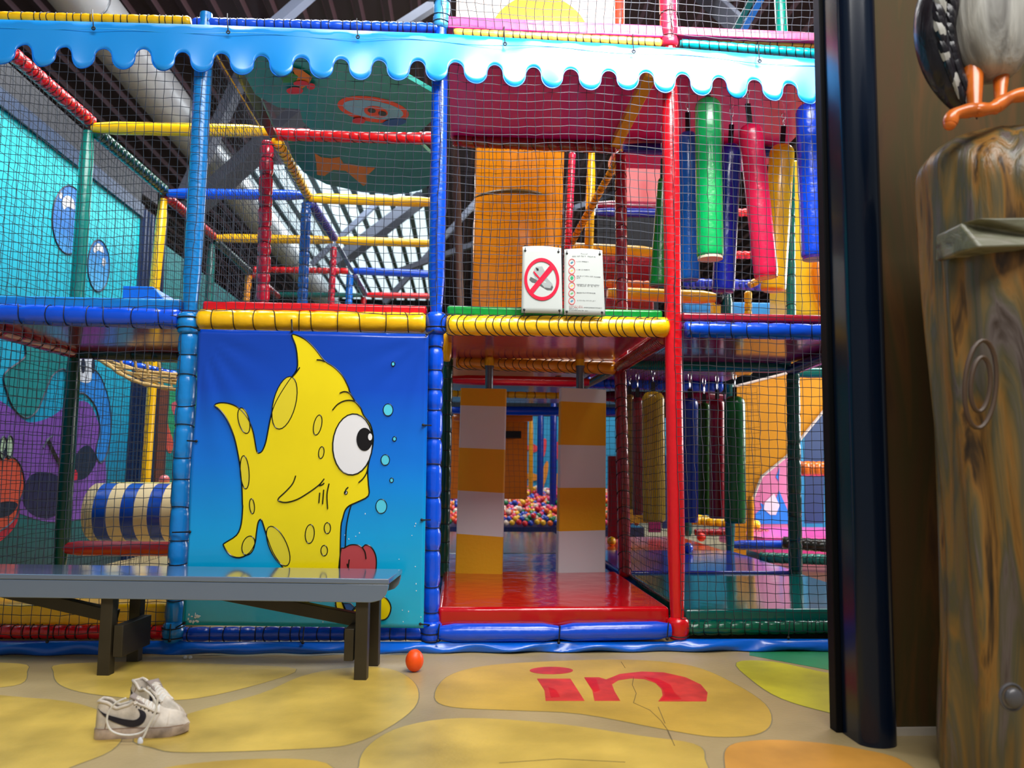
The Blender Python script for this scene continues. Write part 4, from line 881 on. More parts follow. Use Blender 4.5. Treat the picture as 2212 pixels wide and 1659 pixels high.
mat_pad('magenta deck underside behind the dark teal cross rail', 2.42, 3.58, S+.1, 2*S, 1.62, 1.7, V('deckpink', (166, 12, 96), rough=.2), cat='deck', name='play_deck')
mat_pad('orange deck underside netted behind the entrance', 1.22, 2.38, S+.1, 2*S, 1.63, 1.7, V('deckorange', (206, 120, 20), rough=.4), cat='deck', name='play_deck')
mat_pad('dark deck over the space before the ball pit', 1.22, 3.58, 2*S+.02, 5.3, 1.62, 1.7, V('decknavy', (10, 16, 70), rough=.4), cat='deck', name='play_deck')
mb = MB(); a = PY(1086, 1078, 4.9); b = PY(1140, 900, 4.9); mb.box((PY(975, 900, 4.9).x, 4.9, a.z), (b.x, 4.95, b.z)); tagp(mb.build('soft_partition', V('panelorange', (206, 104, 14))), 'orange padded panel in front of the ball pit', 'panel')
mb = MB(); mb.box((PY(1085, 945, 4.8).x, 4.8, PY(1085, 946, 4.8).z), (PY(1126, 930, 4.8).x, 4.88, PY(1126, 931, 4.8).z)); tagp(mb.build('dark_box', BLACK), 'black box on the orange padded panel', 'box')
# striped boards
def striped(label, tl, tr, bl, br, Y, cols, cuts, Yr=None, caps=None):
    Yr = Yr or Y
    A, B, Cc, D = PY(*tl, Y), PY(*tr, Yr), PY(*bl, Y), PY(*br, Yr); nrm = (B-A).cross(Cc-A).normalized()
    if nrm.y < 0: nrm = -nrm
    root = empty('striped_board', (Cc+D)/2, label, 'swing board')
    th = nrm*.07; n = len(cols)
    for k in range(n):
        f0, f1 = cuts[k], cuts[k+1]; a, b, c, d = A.lerp(Cc, f0), B.lerp(D, f0), B.lerp(D, f1), A.lerp(Cc, f1)
        e = nrm*.006; mb = MB(); hx = (b-a).normalized()*.006
        ring_ = [a+e*0+hx, b-hx, b+e, b+th-e, b+th-hx, a+th+hx, a+th-e, a+e]
        low_ = [d+hx, c-hx, c+e, c+th-e, c+th-hx, d+th+hx, d+th-e, d+e]
        m_ = 8; mb.add(ring_+low_, [(i, (i+1) % m_, m_+(i+1) % m_, m_+i) for i in range(m_)]+[tuple(range(m_-1, -1, -1)), tuple(m_+i for i in range(m_))])
        mb.build('canvas_stripe', cols[k], root, smooth=30)
    return root, (A+B)/2+th/2
BY = M('canvas_yellow', (236, 172, 0), rough=.6, bump=.08, bscale=40)
rt, tp = striped('left swing board with yellow and white stripes, yellow at both ends', (995, 838), (1093, 840), (983, 1241), (1084, 1250), S-.12, [BY, WHITE, BY, WHITE, BY], [0, .095, .325, .555, .785, 1], S-.16)
rt2, tp2 = striped('right swing board with white and yellow stripes, white at both ends', (1213, 837), (1310, 842), (1206, 1243), (1308, 1238), S-.10, [WHITE, BY, WHITE, BY, WHITE], [0, .075, .31, .54, .77, 1], S-.06)
for root, tp_, u in ((rt, tp, 1057), (rt2, tp2, 1253)):
    q = PY(u, 792, tp_.y); mb = MB(); mb.tube([(q.x, tp_.y, tp_.z-.02), (q.x, tp_.y, q.z)], .026, 16); mb.tube([(q.x, tp_.y, q.z-.01), (q.x, tp_.y, q.z+.005)], .031, 16); mb.build('steel_hanger', STEEL, root)
    mb = MB(); mb.tube([(q.x, tp_.y, q.z), (q.x, tp_.y, q.z+.05), (q.x, tp_.y+.02, q.z+.075)], [.03, .03, .02], 16); mb.build('yellow_cap', YEL, root)
# slide side panel, lower right, and what lies behind
OP = M('panel_amber', (244, 166, 22), rough=.45, var=.12, vscale=2)
def ypoly(name, label, cat, pts, Y, mat, th=.05, bev=0):
    mb = MB(); mb.prism([PY(u, v, Y) for u, v in pts], (0, th, 0)); o = mb.build(name, mat, smooth=0, bevel=bev); return tagp(o, label, cat)
slp = ypoly('amber_slide', 'large amber side panel of a slide sloping down behind the right post', 'slide', [(1585, 836), (1700, 806), (2000, 800), (2000, 800), (1808, 852), (1738, 938), (1700, 985), (1645, 1030), (1622, 1090), (1612, 1150), (1612, 1247), (1585, 1247)], 3.1, OP)
mb = MB(); mb.tube([PY(u, v, 3.09) for u, v in [(1808, 852), (1738, 938), (1700, 985), (1645, 1030), (1622, 1090)]], .012, 6); sub(mb, 'white_edge', M('edge_white', (230, 220, 214), rough=.4), slp)
mb = MB(); mb.tube([PY(u, v, 3.09) for u, v in [(1590, 834), (1700, 806)]], .012, 6); sub(mb, 'white_edge', M('edge_white', (230, 220, 214)), slp)
mw = MB(); mw.box((PY(1575, 1000, 4.6).x, 4.6, .1), (8.2, 4.7, 1.7)); mwo = mw.build('painted_screen', M('panel_pinkwall', (196, 120, 160), rough=.5, var=.2, vscale=2), smooth=0); tagp(mwo, 'pink painted panel with blue and white shapes behind the amber slide', 'panel')
def mdec(pts, c, lay, name):
    mb = MB(); mb.prism([PY(u, v, 4.6-.004*lay) for u, v in pts], (0, -.002, 0)); sub(mb, name, c, mwo)
DB = pm('blue2', (0, 128, 222)); DW = pm('white2', (216, 222, 226)); DC = pm('deepblue', (4, 50, 96))
mdec([(1727, 860), (2100, 860), (2100, 1140), (1727, 1140)], pm('cyanwall', (0, 128, 172)), 1, 'painted_wall')
mdec([(1738, 870), (1780, 870), (1780, 1130), (1738, 1130)], DC, 2, 'painted_shape'); mdec([(1785, 890), (1900, 890), (1900, 1130), (1788, 1130)], DC, 2, 'painted_shape')
mdec([(1683, 1060), (1705, 1110), (1706, 1132), (1632, 1132), (1632, 1110), (1646, 1098), (1642, 1086), (1668, 1100)], DB, 1, 'painted_shape')
mdec([(1652, 1085), (1672, 1066), (1684, 1092), (1676, 1112), (1664, 1112), (1650, 1100)], DW, 2, 'painted_shape'); mdec([(1684, 1010), (1676, 1030), (1682, 1040)], DB, 1, 'painted_shape')
beam('orange laced rail at the far right in front of the blue wall', (1728, 1012, 3.3), (1980, 1016, 3.3), .07, V('orangelace', (226, 110, 24)), 'slant', pitch=.07, pinch=.1)
mat_pad('bright pink mat at the far right below the blue wall', PY(1640, 1150, 3.4).x, 7.5, 3.3, 4.58, .1, .26, V('matpink', (226, 70, 160), rough=.3))
beam('yellow laced edge rail behind the hanging pillars', (1492, 1122, r3_), (1640, 1136, r3_), .055, YEL, 'slant', pitch=.08)
beam('dark red edge rail behind the hanging pillars', (1500, 1150, r3_-.1), (1660, 1150, r3_-.1), .035, DRED, 'slant', pitch=.06)
beam('dark blue edge roll beyond the orange mat', (1582, 1177, r2_+.1), (1735, 1177, r2_+.1), .04, BLUE)
beam('teal ribbed edge roll at the right beyond the violet mat', (1640, 1204, 2.2), (1980, 1216, 1.8), .042, TEAL, 'slant', pitch=.05)
beam('black netted roll on the floor at the far right', (1690, 1172, 2.75), (1990, 1194, 2.4), .055, V('rollblack', (30, 32, 26)), 'slant', pitch=.06)
post('narrow orange upright beside the amber panel foot', (1620, 1185, 2.9), (1622, 1072, 2.9), .03, V('amberpost', (240, 160, 20)))
# rear walls of the lower level
mb = MB(); mb.box((-1.9, 9.0, 0), (8, 9.1, 1.7)); struct(mb.build('wall_rear', M('rear_cyan', (16, 132, 176), rough=.6, var=.25, vscale=1.5), smooth=0))
for (u, v, ru, rv, c) in ((1150, 968, 12, 9, DRE), (1172, 972, 7, 26, DRE), (1202, 975, 8, 22, DRE), (1150, 1030, 14, 8, DAM), (1204, 1040, 12, 18, DAM), (1128, 1050, 10, 16, DRE), (1176, 1025, 6, 30, DAM), (1330, 1030, 14, 30, DRE)):
    mb = MB(); mb.prism([PY(a, b, 8.99) for a, b in ell(u, v, ru, rv, 12, 14)], (0, -.01, 0)); sub(mb, 'painted_figure', c, bpy.data.objects['wall_rear'])
ypoly('soft_partition', 'dark red padded panel glimpsed right of the right striped board', 'panel', [(1314, 1165), (1314, 985), (1334, 985), (1334, 1165)], 3.6, V('paneldred', (120, 8, 24)))
ypoly('soft_partition', 'mustard padded panel behind the thin olive pillar', 'panel', [(1352, 1130), (1352, 1010), (1440, 1010), (1440, 1130)], 4.4, V('panelmust', (190, 140, 30)))
ypoly('soft_partition', 'blue padded panel behind the wide olive pillar', 'panel', [(1432, 1142), (1432, 985), (1490, 985), (1490, 1142)], 4.3, V('panelblue', (10, 60, 120)))
ypoly('soft_partition', 'small magenta padded panel near the floor behind the olive pillar', 'panel', [(1402, 1150), (1402, 1120), (1428, 1120), (1428, 1150)], 4.2, V('panelmag', (130, 30, 90)))
# left side: striped roller, rope bridge
root = empty('striped_roller', PY(270, 1168, 1.9), 'big horizontal roller with cream and blue stripes at the left', 'roller')
pc = PY(172, 1106, 2.0); pe = PY(395, 1108, 2.0); rr = .205; RB = V('rollerblue', (0, 60, 168)); RC = M('roller_cream', (226, 200, 150), rough=.45)
cuts = [172, 198, 228, 258, 287, 317, 345, 395]
for k in range(7):
    x0, x1 = PY(cuts[k], 1106, 2.0-rr).x, PY(cuts[k+1], 1106, 2.0-rr).x
    if k == 0: pts = [(x0, 2.0, pc.z), (x0+.002, 2.0, pc.z), (x0+.02, 2.0, pc.z), (x1, 2.0, pc.z)]; rs = [rr*.55, rr*.93, rr, rr]
    else: pts = [(x0, 2.0, pc.z), (x1, 2.0, pc.z)]; rs = [rr, rr]
    mb = MB(); mb.tube(pts, rs, 40); mb.build('stripe', RB if k % 2 else RC, root)
mb = MB(); x0 = PY(240, 1045, 2.3).x; x1 = PY(400, 1045, 2.3).x; z0 = PY(240, 1052, 2.3).z; mb.box((x0, 2.28, z0), (x1, 2.4, z0+.035)); tagp(mb.build('cream_board', M('board_cream', (206, 200, 120), rough=.5), bevel=.004), 'cream board lying behind the striped roller top', 'board')
mb = MB(); mb.ball(PY(355, 1037, 2.35), .04, 16, 10); tagp(mb.build('pit_ball', V('ballrose', (190, 90, 90))), 'dull pink ball lying on the cream board at the left', 'ball')
ROPE = M('rope_tan', (188, 152, 92), rough=.8, bump=.4, bscale=60)
root = empty('rope_bridge', PY(300, 840, 1.9), 'tan rope bridge sagging under the left platform', 'rope bridge')
def rp(pts, r=.014, Y=1.8, mt=ROPE, nm='rope'):
    mb = MB(); P = [PY(u, v, Y) for u, v in cat_spline(pts, 6, False)]; mb.tube(P, [r*(1+.2*math.sin(i*1.3)) for i in range(len(P))], 8); mb.build(nm, mt, root)
rp([(196, 768), (230, 786), (262, 808), (300, 826), (345, 836), (400, 844)]); rp([(205, 770), (250, 795), (300, 812), (350, 820), (400, 822)], Y=1.9); rp([(225, 775), (270, 792), (320, 803), (370, 808), (400, 812)], Y=2.0)
for a, b in (((225, 772), (236, 792)), ((258, 772), (274, 816)), ((290, 772), (300, 826)), ((318, 780), (322, 832)), ((342, 776), (352, 838)), ((366, 806), (372, 842)), ((240, 790), (300, 800)), ((280, 806), (380, 815)), ((310, 818), (390, 830)), ((262, 800), (330, 828)), ((300, 810), (360, 838))): rp([a, b], .009, 1.86)
beam('blue laced rail behind the rope bridge', (222, 774, 2.1), (392, 812, 2.1), .028, BLUE, 'ring', pitch=.05, pinch=.2)

# ------------------------------------------------------------------ ball pit
bm_ = MB(); bm_.ball((0, 0, 0), .035, 12, 8); bm_.v = bm_.v
cols = [('red', V('pb_red', (214, 24, 36))), ('orange', V('pb_orange', (236, 96, 20))), ('yellow', V('pb_yellow', (236, 180, 30))), ('blue', V('pb_blue', (14, 60, 170))), ('green', V('pb_green', (10, 110, 60))), ('pink', V('pb_pink', (226, 60, 110))), ('white', V('pb_white', (226, 206, 190)))]
wts = [5, 4, 3, 4, 2, 3, 3]; meshes = {}
for nm, mt in cols:
    me = bpy.data.meshes.new('pit_ball'); me.from_pydata([v[:] for v in bm_.v], [], bm_.f); me.materials.append(mt); me.shade_smooth(); meshes[nm] = me
spots = []; yy = 5.75; row = 0
def px_u(x, y):
    v = Vector((x, y, .4))-CAM; return W/2+F_PX*v.dot(RT)/v.dot(FW)
while yy < 8.3:
    x = 1.22+(.036 if row % 2 else 0); base = .22+min(1, (yy-5.75)/2.0)**.8*.32
    while x < 3.5:
        spots.append((x+(R_()-.5)*.014, yy+(R_()-.5)*.014, base+(R_()-.5)*.03+(.05 if R_() > .85 else 0))); x += .075
    yy += .075 if yy < 6 else .085; row += 1
vis = [s for s in spots if 1084 < px_u(s[0], s[1]) < 1217 or px_u(s[0], s[1]) < 996 or 1306 < px_u(s[0], s[1]) < 1338]
vis.sort(key=lambda s: s[1]); vis = vis[:290]; vs_ = set(vis); rest = [s for s in spots if s not in vs_]
for s in vis:
    nm = random.choices([c[0] for c in cols], wts)[0]
    o = bpy.data.objects.new('pit_ball', meshes[nm]); C.objects.link(o); o.location = s
    u_ = px_u(s[0], s[1])
    if u_ < 996: g_ = 'left of the left striped board'
    elif u_ < 1128: g_ = 'just right of the left striped board'
    elif u_ < 1172: g_ = 'midway between the striped boards'
    elif u_ < 1220: g_ = 'just left of the right striped board'
    else: g_ = 'right of the right striped board'
    d_ = 'at the front edge' if s[1] < 6.05 else 'low on the slope' if s[1] < 6.7 else 'high on the slope' if s[1] < 7.3 else 'at the back'
    tagp(o, '%s pit ball %s, %s' % (nm, d_, g_), 'ball', '%s pit balls %s %s' % (nm, d_, g_))
mb = MB()
for s in rest[::1]:
    k = random.choices(range(len(cols)), wts)[0]; mb.ball(s, .035, 8, 6, mi=k)
tagp(mb.build('pit_balls', [c[1] for c in cols]), 'mass of coloured balls filling the rest of the ball pit', 'balls', kind='stuff')
mb = MB(); mb.box((1.18, 5.66, .0), (3.55, 8.4, .17)); mb.prism([(1.18, 6.2, .17), (1.18, 8.4, .17), (1.18, 8.4, .42), (1.18, 7.9, .42)], (2.37, 0, 0)); tagp(mb.build('low_plinth', V('pitbase', (30, 40, 90)), smooth=0), 'low dark base under the heaped balls', 'ball pit')
def loose(u, v, zf, rad, mt, lab):
    p = PZ(u, v, zf); mb = MB(); mb.ball((0, 0, 0), rad, 24, 16); o = mb.build('pit_ball', mt, loc=(0, 0, 0)); o.location = (p.x, p.y, zf+rad); tagp(o, lab, 'ball')
loose(1515, 1170, zm+.02, .042, V('l_red', (230, 50, 30)), 'loose red ball lying on the orange floor mat')
loose(1321, 1179, zm+.02, .04, V('l_yel', (226, 170, 20)), 'loose yellow ball beside the right striped board')
loose(1486, 1195, zm+.03, .042, V('l_blu', (10, 80, 200)), 'loose blue ball beside the lower red front post')
bq = PZ(895, 1451, 0); mb = MB(); mb.ball((0, 0, 0), (.039, .039, .047), 28, 18); o = mb.build('play_ball', M('ball_orange', (250, 84, 14), rough=.4, bump=.05), loc=(0, 0, 0)); o.location = (bq.x, bq.y, .047); tagp(o, 'bright orange ball lying alone on the yellow painted floor', 'ball')

# ------------------------------------------------------------------ nets
ztop = PY(900, 110, -.05).z
def fnet(label, x0, x1, z0, z1, y=-.05, **k): return net(label, (x0, y, z0), (x1, y, z0), (x1, y, z1), (x0, y, z1), **k)
fnet('front safety net left of the light blue post, floor to valance', -1.2, -.03, .1, ztop, r=.0018, sag=-.02)
fnet('front safety net above the fish banner', -.03, 1.2, 1.63, ztop+.0, r=.0018)
fnet('front safety net above the entrance, behind the notices', 1.2, 2.4, 1.63, ztop-.02, r=.0018)
fnet('front safety net right of the red post, floor to valance', 2.4, 3.75, .1, ztop-.05, r=.0018, sag=-.015)
fnet('net above the valance in front of the yellow dome panel', 1.2, 2.4, 3.12, 3.6, r=.002)
fnet('net above the valance at the right end', 2.4, 3.7, 3.13, 3.6, r=.002)
zt2 = 3.1
def snet(label, x, y0, y1, z0, z1, **k): return net(label, (x, y0, z0), (x, y1, z0), (x, y1, z1), (x, y0, z1), **k)
snet('side net beside the painted wall, upper level', -1.2, .02, r3_, 1.62, zt2, cell=.05, mat=NETD)
snet('side net in front of the sea mural, lower level', -1.2, .02, r3_, .1, 1.55, cell=.05, mat=NETD)
snet('side net between crimson post and front left post', 0.0, .06, r1_, 1.65, zt2-.05, mat=NETM)
snet('side net between the crimson and blue inner posts', 0.0, r1_, r3_, 1.65, zt2-.05, cell=.05, mat=NETD)
snet('side net beside the entrance mat behind the red front post', 2.4, .06, r1_, .2, 1.5, mat=NETD, r=.0014)
def inet(label, x0, x1, y, z0, z1, **k): return net(label, (x0, y, z0), (x1, y, z0), (x1, y, z1), (x0, y, z1), **k)
inet('inner dark net in front of the orange tube slide', 1.2, 2.4, r1_, 1.7, 3.1, cell=.05, mat=NETD)
inet('inner net hanging behind the punch bags', 2.4, 3.6, r2_, 1.65, 3.1, cell=.05, mat=NETD)
inet('inner net hanging in front of the amber slide panel', 2.4, 3.9, r2_+.05, .2, 1.58, cell=.05, mat=NETD)
inet('fine net across the front of the ball pit', 1.2, 2.4, 4.85, .17, 1.6, cell=.06, mat=NETD, r=.0014)

# ------------------------------------------------------------------ above the valance
mb = MB(); a = PY(985, 60, 1.2); b = PY(1328, -80, 1.2); mb.box((a.x, 1.2, 3.202), (b.x, 1.24, 4.2)); po = mb.build('slide_entry', M('panel_cream', (246, 232, 214), rough=.5), smooth=0); tagp(po, 'cream panel with a big yellow disc above the valance', 'panel')
cc = PY(1166, 92, 1.19); rr_ = 118/F_PX*(1.19+3.97)
mb = MB(); mb.tube([(cc.x, 1.17, cc.z-.02), (cc.x, 1.2, cc.z-.02)], rr_, 48); sub(mb, 'yellow_disc', M('disc_yellow', (250, 190, 0), rough=.35), po)
post('orange red post top beside the cream panel', (1338, 66, 1.3), (1338, -60, 1.3), .036, V('postcoral', (236, 74, 46)))
post('turquoise post top near the right end above the valance', (1690, 92, .8), (1682, -60, .8), .036, V('postturq', (0, 160, 140)))
mb = MB(); mb.bar(PY(1580, 80, 2.5), PY(1640, -30, 2.5), .09, .05); tagp(mb.build('slanting_plank', DTEAL, smooth=0), 'dark green plank slanting above the right end of the valance', 'plank')
mb = MB(); mb.bar(PY(1598, 80, 2.3), PY(1660, -30, 2.3), .09, .05); tagp(mb.build('slanting_plank', V('plankblue', (20, 110, 200)), smooth=0), 'blue plank slanting above the right end of the valance', 'plank')
steel('pale steel sheet brace behind the net at the top right', (1500, -30, 5), (1600, 60, 5), .35, .05)

# ================================================================== NEAR RIGHT: door frame, column, wall, carved trunk, bird
def zrow(u, v, Y): return PY(u, v, Y)
Yf = PZ(1826, 1583, 0).y
def quadcol(ub0, ub1, vb, ut0, ut1, Y, prof, zt=3.2):
    # upright whose foot spans ub0..ub1 at row vb and whose top (row 0) spans ut0..ut1
    f0, f1 = PY(ub0, vb, Y), PY(ub1, vb, Y); t0, t1 = PY(ut0, 0, Y), PY(ut1, 0, Y); k = zt/t0.z
    T0, T1 = f0.lerp(t0, k), f1.lerp(t1, k); vs = []
    for P_, Q_, z_ in ((f0, f1, 0), (T0, T1, zt)):
        for a_, d_ in prof: vs.append(Vector((P_.x+(Q_.x-P_.x)*a_, Y+d_, z_)))
    n = len(prof); mb = MB(); mb.add(vs, [(i, (i+1) % n, n+(i+1) % n, n+i) for i in range(n)]+[tuple(range(n-1, -1, -1)), tuple(range(n, 2*n))]); return mb
BOX_ = [(0, 0), (1, 0), (1, .05), (0, .05)]
fr = quadcol(1807, 1852, 1583, 1769, 1802, Yf, BOX_).build('door_frame', M('frame_black', (4, 5, 8), rough=.6), bevel=.003); tagp(fr, 'black metal door frame upright beside the blue column', 'door frame')
sub(quadcol(1852, 1855, 1583, 1802, 1808, Yf, BOX_), 'edge_strip', M('frame_strip', (70, 90, 104), rough=.4, metal=.6), fr)
Yc = PZ(1890, 1606, 0).y; n = 20
cprof = [(.5-.5*math.cos(math.pi*k/n), -.05*math.sin(math.pi*k/n)) for k in range(n+1)]+[(1, .10), (0, .10)]
cl = quadcol(1853, 1934, 1606, 1806, 1886, Yc, cprof).build('column', M('column_blueblack', (7, 20, 38), rough=.22, coat=.1), smooth=35); tagp(cl, 'dark blue glossy rounded column between door frame and brown wall', 'column')
c1 = PY(1934, 1606, Yc)
for k_ in ('frame_black', 'column_blueblack'): MC[k_].node_tree.nodes['Principled BSDF'].inputs['Specular IOR Level'].default_value = .16 if k_ == 'frame_black' else .3
def wood(name, cols, sc_, stretch, rough=.4, bump=.3, dist=1.5):
    mt = bpy.data.materials.new(name); mt.use_nodes = True; nt = mt.node_tree; b = nt.nodes['Principled BSDF']
    tc = nt.nodes.new('ShaderNodeTexCoord'); mp = nt.nodes.new('ShaderNodeMapping'); mp.inputs['Scale'].default_value = stretch
    nt.links.new(tc.outputs['Object'], mp.inputs[0]); n = nt.nodes.new('ShaderNodeTexNoise'); n.inputs['Scale'].default_value = sc_; n.inputs['Detail'].default_value = 4; n.inputs['Distortion'].default_value = dist
    nt.links.new(mp.outputs[0], n.inputs['Vector']); r = nt.nodes.new('ShaderNodeValToRGB'); e = r.color_ramp.elements
    while len(e) < len(cols): e.new(.5)
    for k, c in enumerate(cols): e[k].position = .25+.5*k/(len(cols)-1); e[k].color = tuple(lin(x) for x in c)+(1,)
    nt.links.new(n.outputs[0], r.inputs[0]); nt.links.new(r.outputs[0], b.inputs['Base Color']); b.inputs['Roughness'].default_value = rough
    bp_ = nt.nodes.new('ShaderNodeBump'); bp_.inputs['Strength'].default_value = bump; bp_.inputs['Distance'].default_value = .02
    nt.links.new(n.outputs[0], bp_.inputs['Height']); nt.links.new(bp_.outputs[0], b.inputs['Normal']); return mt
WB = wood('wall_ochre', [(40, 20, 2), (76, 48, 4), (66, 52, 4), (92, 58, 8), (62, 34, 4)], 1.6, (3.2, 3.2, .5), rough=.75, bump=.15)
Yw = Yc+.08; zbase = PY(1970, 1570, Yw).z
mb = MB(); mb.box((c1.x-.03, Yw, zbase), (c1.x+1.6, Yw+.1, 3.2)); struct(mb.build('wall_near', WB, smooth=0))
mb = MB(); mb.box((c1.x-.02, Yw-.012, 0), (c1.x+1.6, Yw+.1, zbase)); struct(mb.build('baseboard_near', M('baseboard_white', (196, 186, 170), rough=.5, var=.2), smooth=0))
# carved trunk
Yt = -1.72; te = PY(2016, 700, Yt); TR = .29; tcx = te.x+TR; tcy = Yt+.02
ztop_ = PY(2190, 246, Yt-.1).z
TW = wood('trunk_wood', [(34, 22, 8), (72, 50, 20), (140, 98, 40), (116, 92, 48), (84, 78, 54), (98, 86, 80), (58, 42, 30)], 3.0, (3.2, 3.2, .42), rough=.38, bump=.5, dist=2.2)
mb = MB(); vs = []; nz, na = 90, 120
for i in range(nz+1):
    f = i/nz; z_ = ztop_*f
    ht = ztop_-z_
    for k in range(na):
        an = 2*math.pi*k/na
        g = .030*abs(math.sin(an*4.5+.8*math.sin(z_*2.1)+.5)) + .016*math.sin(an*13+1.5*math.sin(z_*3+an)) + .012*math.sin(z_*4+an*3) + .010*math.sin(an*23+z_*2)
        rr = TR*(.93+g*1.3)+.02*math.sin(z_*2.2+an)
        # rounded shoulder
        sh_ = .19+.05*math.sin(an*3+1)
        if ht < sh_: rr *= math.sqrt(max(0, 1-((sh_-ht)/sh_)**2*.97))
        if z_ < .1: rr *= .97+.3*z_
        vs.append((tcx+rr*math.cos(an), tcy+rr*math.sin(an)*.8, z_))
mb.add(vs, [(i*na+k, i*na+(k+1) % na, (i+1)*na+(k+1) % na, (i+1)*na+k) for i in range(nz) for k in range(na)]+[tuple(nz*na+k for k in range(na)), tuple(range(na-1, -1, -1))])
tr = mb.build('carved_trunk', TW, smooth=70); tagp(tr, 'big carved and painted wooden post at the right edge, bird on top', 'post')
Yp = tcy-TR*.8
q0, q1_ = PY(2074, 540, Yp+.02), PY(2300, 478, Yp-.02)
mb = MB(); mb.prism([PY(2074, 482, Yp+.05), PY(2118, 470, Yp), PY(2330, 466, Yp-.02), PY(2330, 528, Yp-.02), PY(2118, 534, Yp), PY(2074, 545, Yp+.05)], (0, .12, 0)); sub(mb, 'carved_band', wood('band_wood', [(60, 50, 36), (112, 112, 88), (128, 120, 106)], 5, (1, 3, 3), bump=.3), tr, bevel=.008)
mb = MB(); q = PY(2190, 1508, Yp-.004); mb.ball(q, (.024, .014, .026), 20, 12); mb.tube([q+Vector((.031*math.cos(t*math.pi/10), .008, .033*math.sin(t*math.pi/10))) for t in range(20)], .004, 6, closed=True); sub(mb, 'bolt_head', M('bolt_grey', (92, 90, 92), rough=.35, metal=.3), tr)
for cen in ((2118, 830, 34, 95),):       # carved knot
    for k_ in (1, .62):
        P = [PY(u, v, Yp-.0+.02) for u, v in ell(cen[0], cen[1], cen[2]*k_, cen[3]*k_, 4, 26)]
        mb = MB(); mb.tube(P, .006, 6, closed=True); sub(mb, 'carved_knot', M('knot_dark', (76, 54, 34), rough=.5), tr)
# bird
FW_ = wood('feather_white', [(84, 80, 76), (150, 148, 142), (182, 180, 172), (140, 136, 130)], 3.0, (6, 6, .6), rough=.45, bump=.6, dist=.6)
FD = wood('feather_dark', [(8, 6, 10), (24, 20, 26), (44, 38, 44)], 5, (4, 4, 1.5), rough=.3, bump=.5, dist=.6)
Yb_ = Yp+.14; bc = PY(2136, 30, Yb_); k_ = (Yb_-CAM.y)/F_PX
root = empty('bird_statue', (bc.x, bc.y, PY(2136, 240, Yb_).z), 'painted seabird figure with orange feet standing on the carved trunk', 'bird statue')
mb = MB(); n = 34; vs = []; zb_ = PY(2136, 176, Yb_).z
for i in range(n+1):
    f = i/n; z_ = zb_+.50*f
    rr = .118*math.sqrt(max(0, 1-((f-.40)/.40)**2))**.75 if f < .40 else .118*(1-.62*((f-.40)/.60)**1.3)
    for k in range(48):
        an = 2*math.pi*k/48; vs.append((bc.x+rr*(1+.02*math.sin(an*16+f*5))*math.cos(an), bc.y+rr*.9*math.sin(an)-.05*max(0, f-.4), z_))
mb.add(vs, [(i*48+k, i*48+(k+1) % 48, (i+1)*48+(k+1) % 48, (i+1)*48+k) for i in range(n) for k in range(48)]+[tuple(range(47, -1, -1)), tuple(n*48+k for k in range(48))])
hz = zb_+.53; mb.ball((bc.x, bc.y-.05, hz), (.058, .062, .056), 24, 16)
mb.build('body', FW_, root, smooth=70)
OR_ = M('bird_orange', (224, 112, 26), rough=.3, coat=.3, var=.25, vscale=14)
mb = MB(); mb.tube([(bc.x, bc.y-.10, hz), (bc.x, bc.y-.15, hz-.01), (bc.x, bc.y-.21, hz-.03)], [.022, .016, .004], 12); mb.build('beak', OR_, root)
for s_ in (-1, 1):
    mb = MB(); mb.ball((bc.x+s_*.045, bc.y-.085, hz+.015), .011, 12, 8); mb.build('eye', BLACK, root)
mb = MB()
wp = [(2060, -60), (2026, 0), (2020, 70), (2034, 140), (2062, 200), (2086, 238)]
P = [PY(u, v, Yb_+.03) for u, v in cat_spline(wp, 6, False)]; n = len(P)
mb.tube(P, [.055*math.sin(math.pi*(.22+.74*i/n))**.8+.004 for i in range(n)], 16)
mb.build('wing_core', FD, root, smooth=70)
for j in range(16):
    f = j/15; i = int(4+f*(n-8)); p = P[i]; t = (P[min(i+2, n-1)]-P[i-2]).normalized()
    for s2, off in ((0, -.034), (1, .004)):
        L = .085; mb = MB(); w0 = [Vector((p.x+off*(1-.45*f)+g*L*.28, p.y-.056*(1-.45*f)-.006*math.sin(math.pi*g), p.z+.03-g*L*1.1)) for g in (0, .25, .5, .75, 1)]
        mb.tube(w0, [.006, .018*(1-.4*f), .017*(1-.4*f), .010*(1-.4*f), .002], 8); mb.build('wing_feather', FW_ if (j+s2) % 3 == 0 and s2 == 0 else FD, root)
for (u0, v0, u1, v1, rA, rB) in ((2103, 150, 2106, 245, .028, .016), (2163, 150, 2160, 228, .024, .014)):
    mb = MB(); mb.tube([PY(u0, v0, Yb_), PY((u0+u1)/2, (v0+v1)/2, Yb_-.02), PY(u1, v1, Yb_-.04)], [rA, (rA+rB)/2, rB], 14); mb.build('leg', OR_, root)
for toes in ([(2052, 268), (2060, 248), (2088, 240), (2112, 236)], [(2106, 238), (2130, 236), (2150, 232)], [(2150, 232), (2175, 214), (2200, 206), (2250, 200)], [(2108, 238), (2108, 246)]):
    mb = MB(); Q = [PY(u, v, Yb_-.07) for u, v in cat_spline(toes, 4, False)]; mb.tube(Q, [.019+.002*math.sin(i*.9) for i in range(len(Q))], 12); mb.ball(Q[0], .018, 12, 8); mb.build('toe', OR_, root)

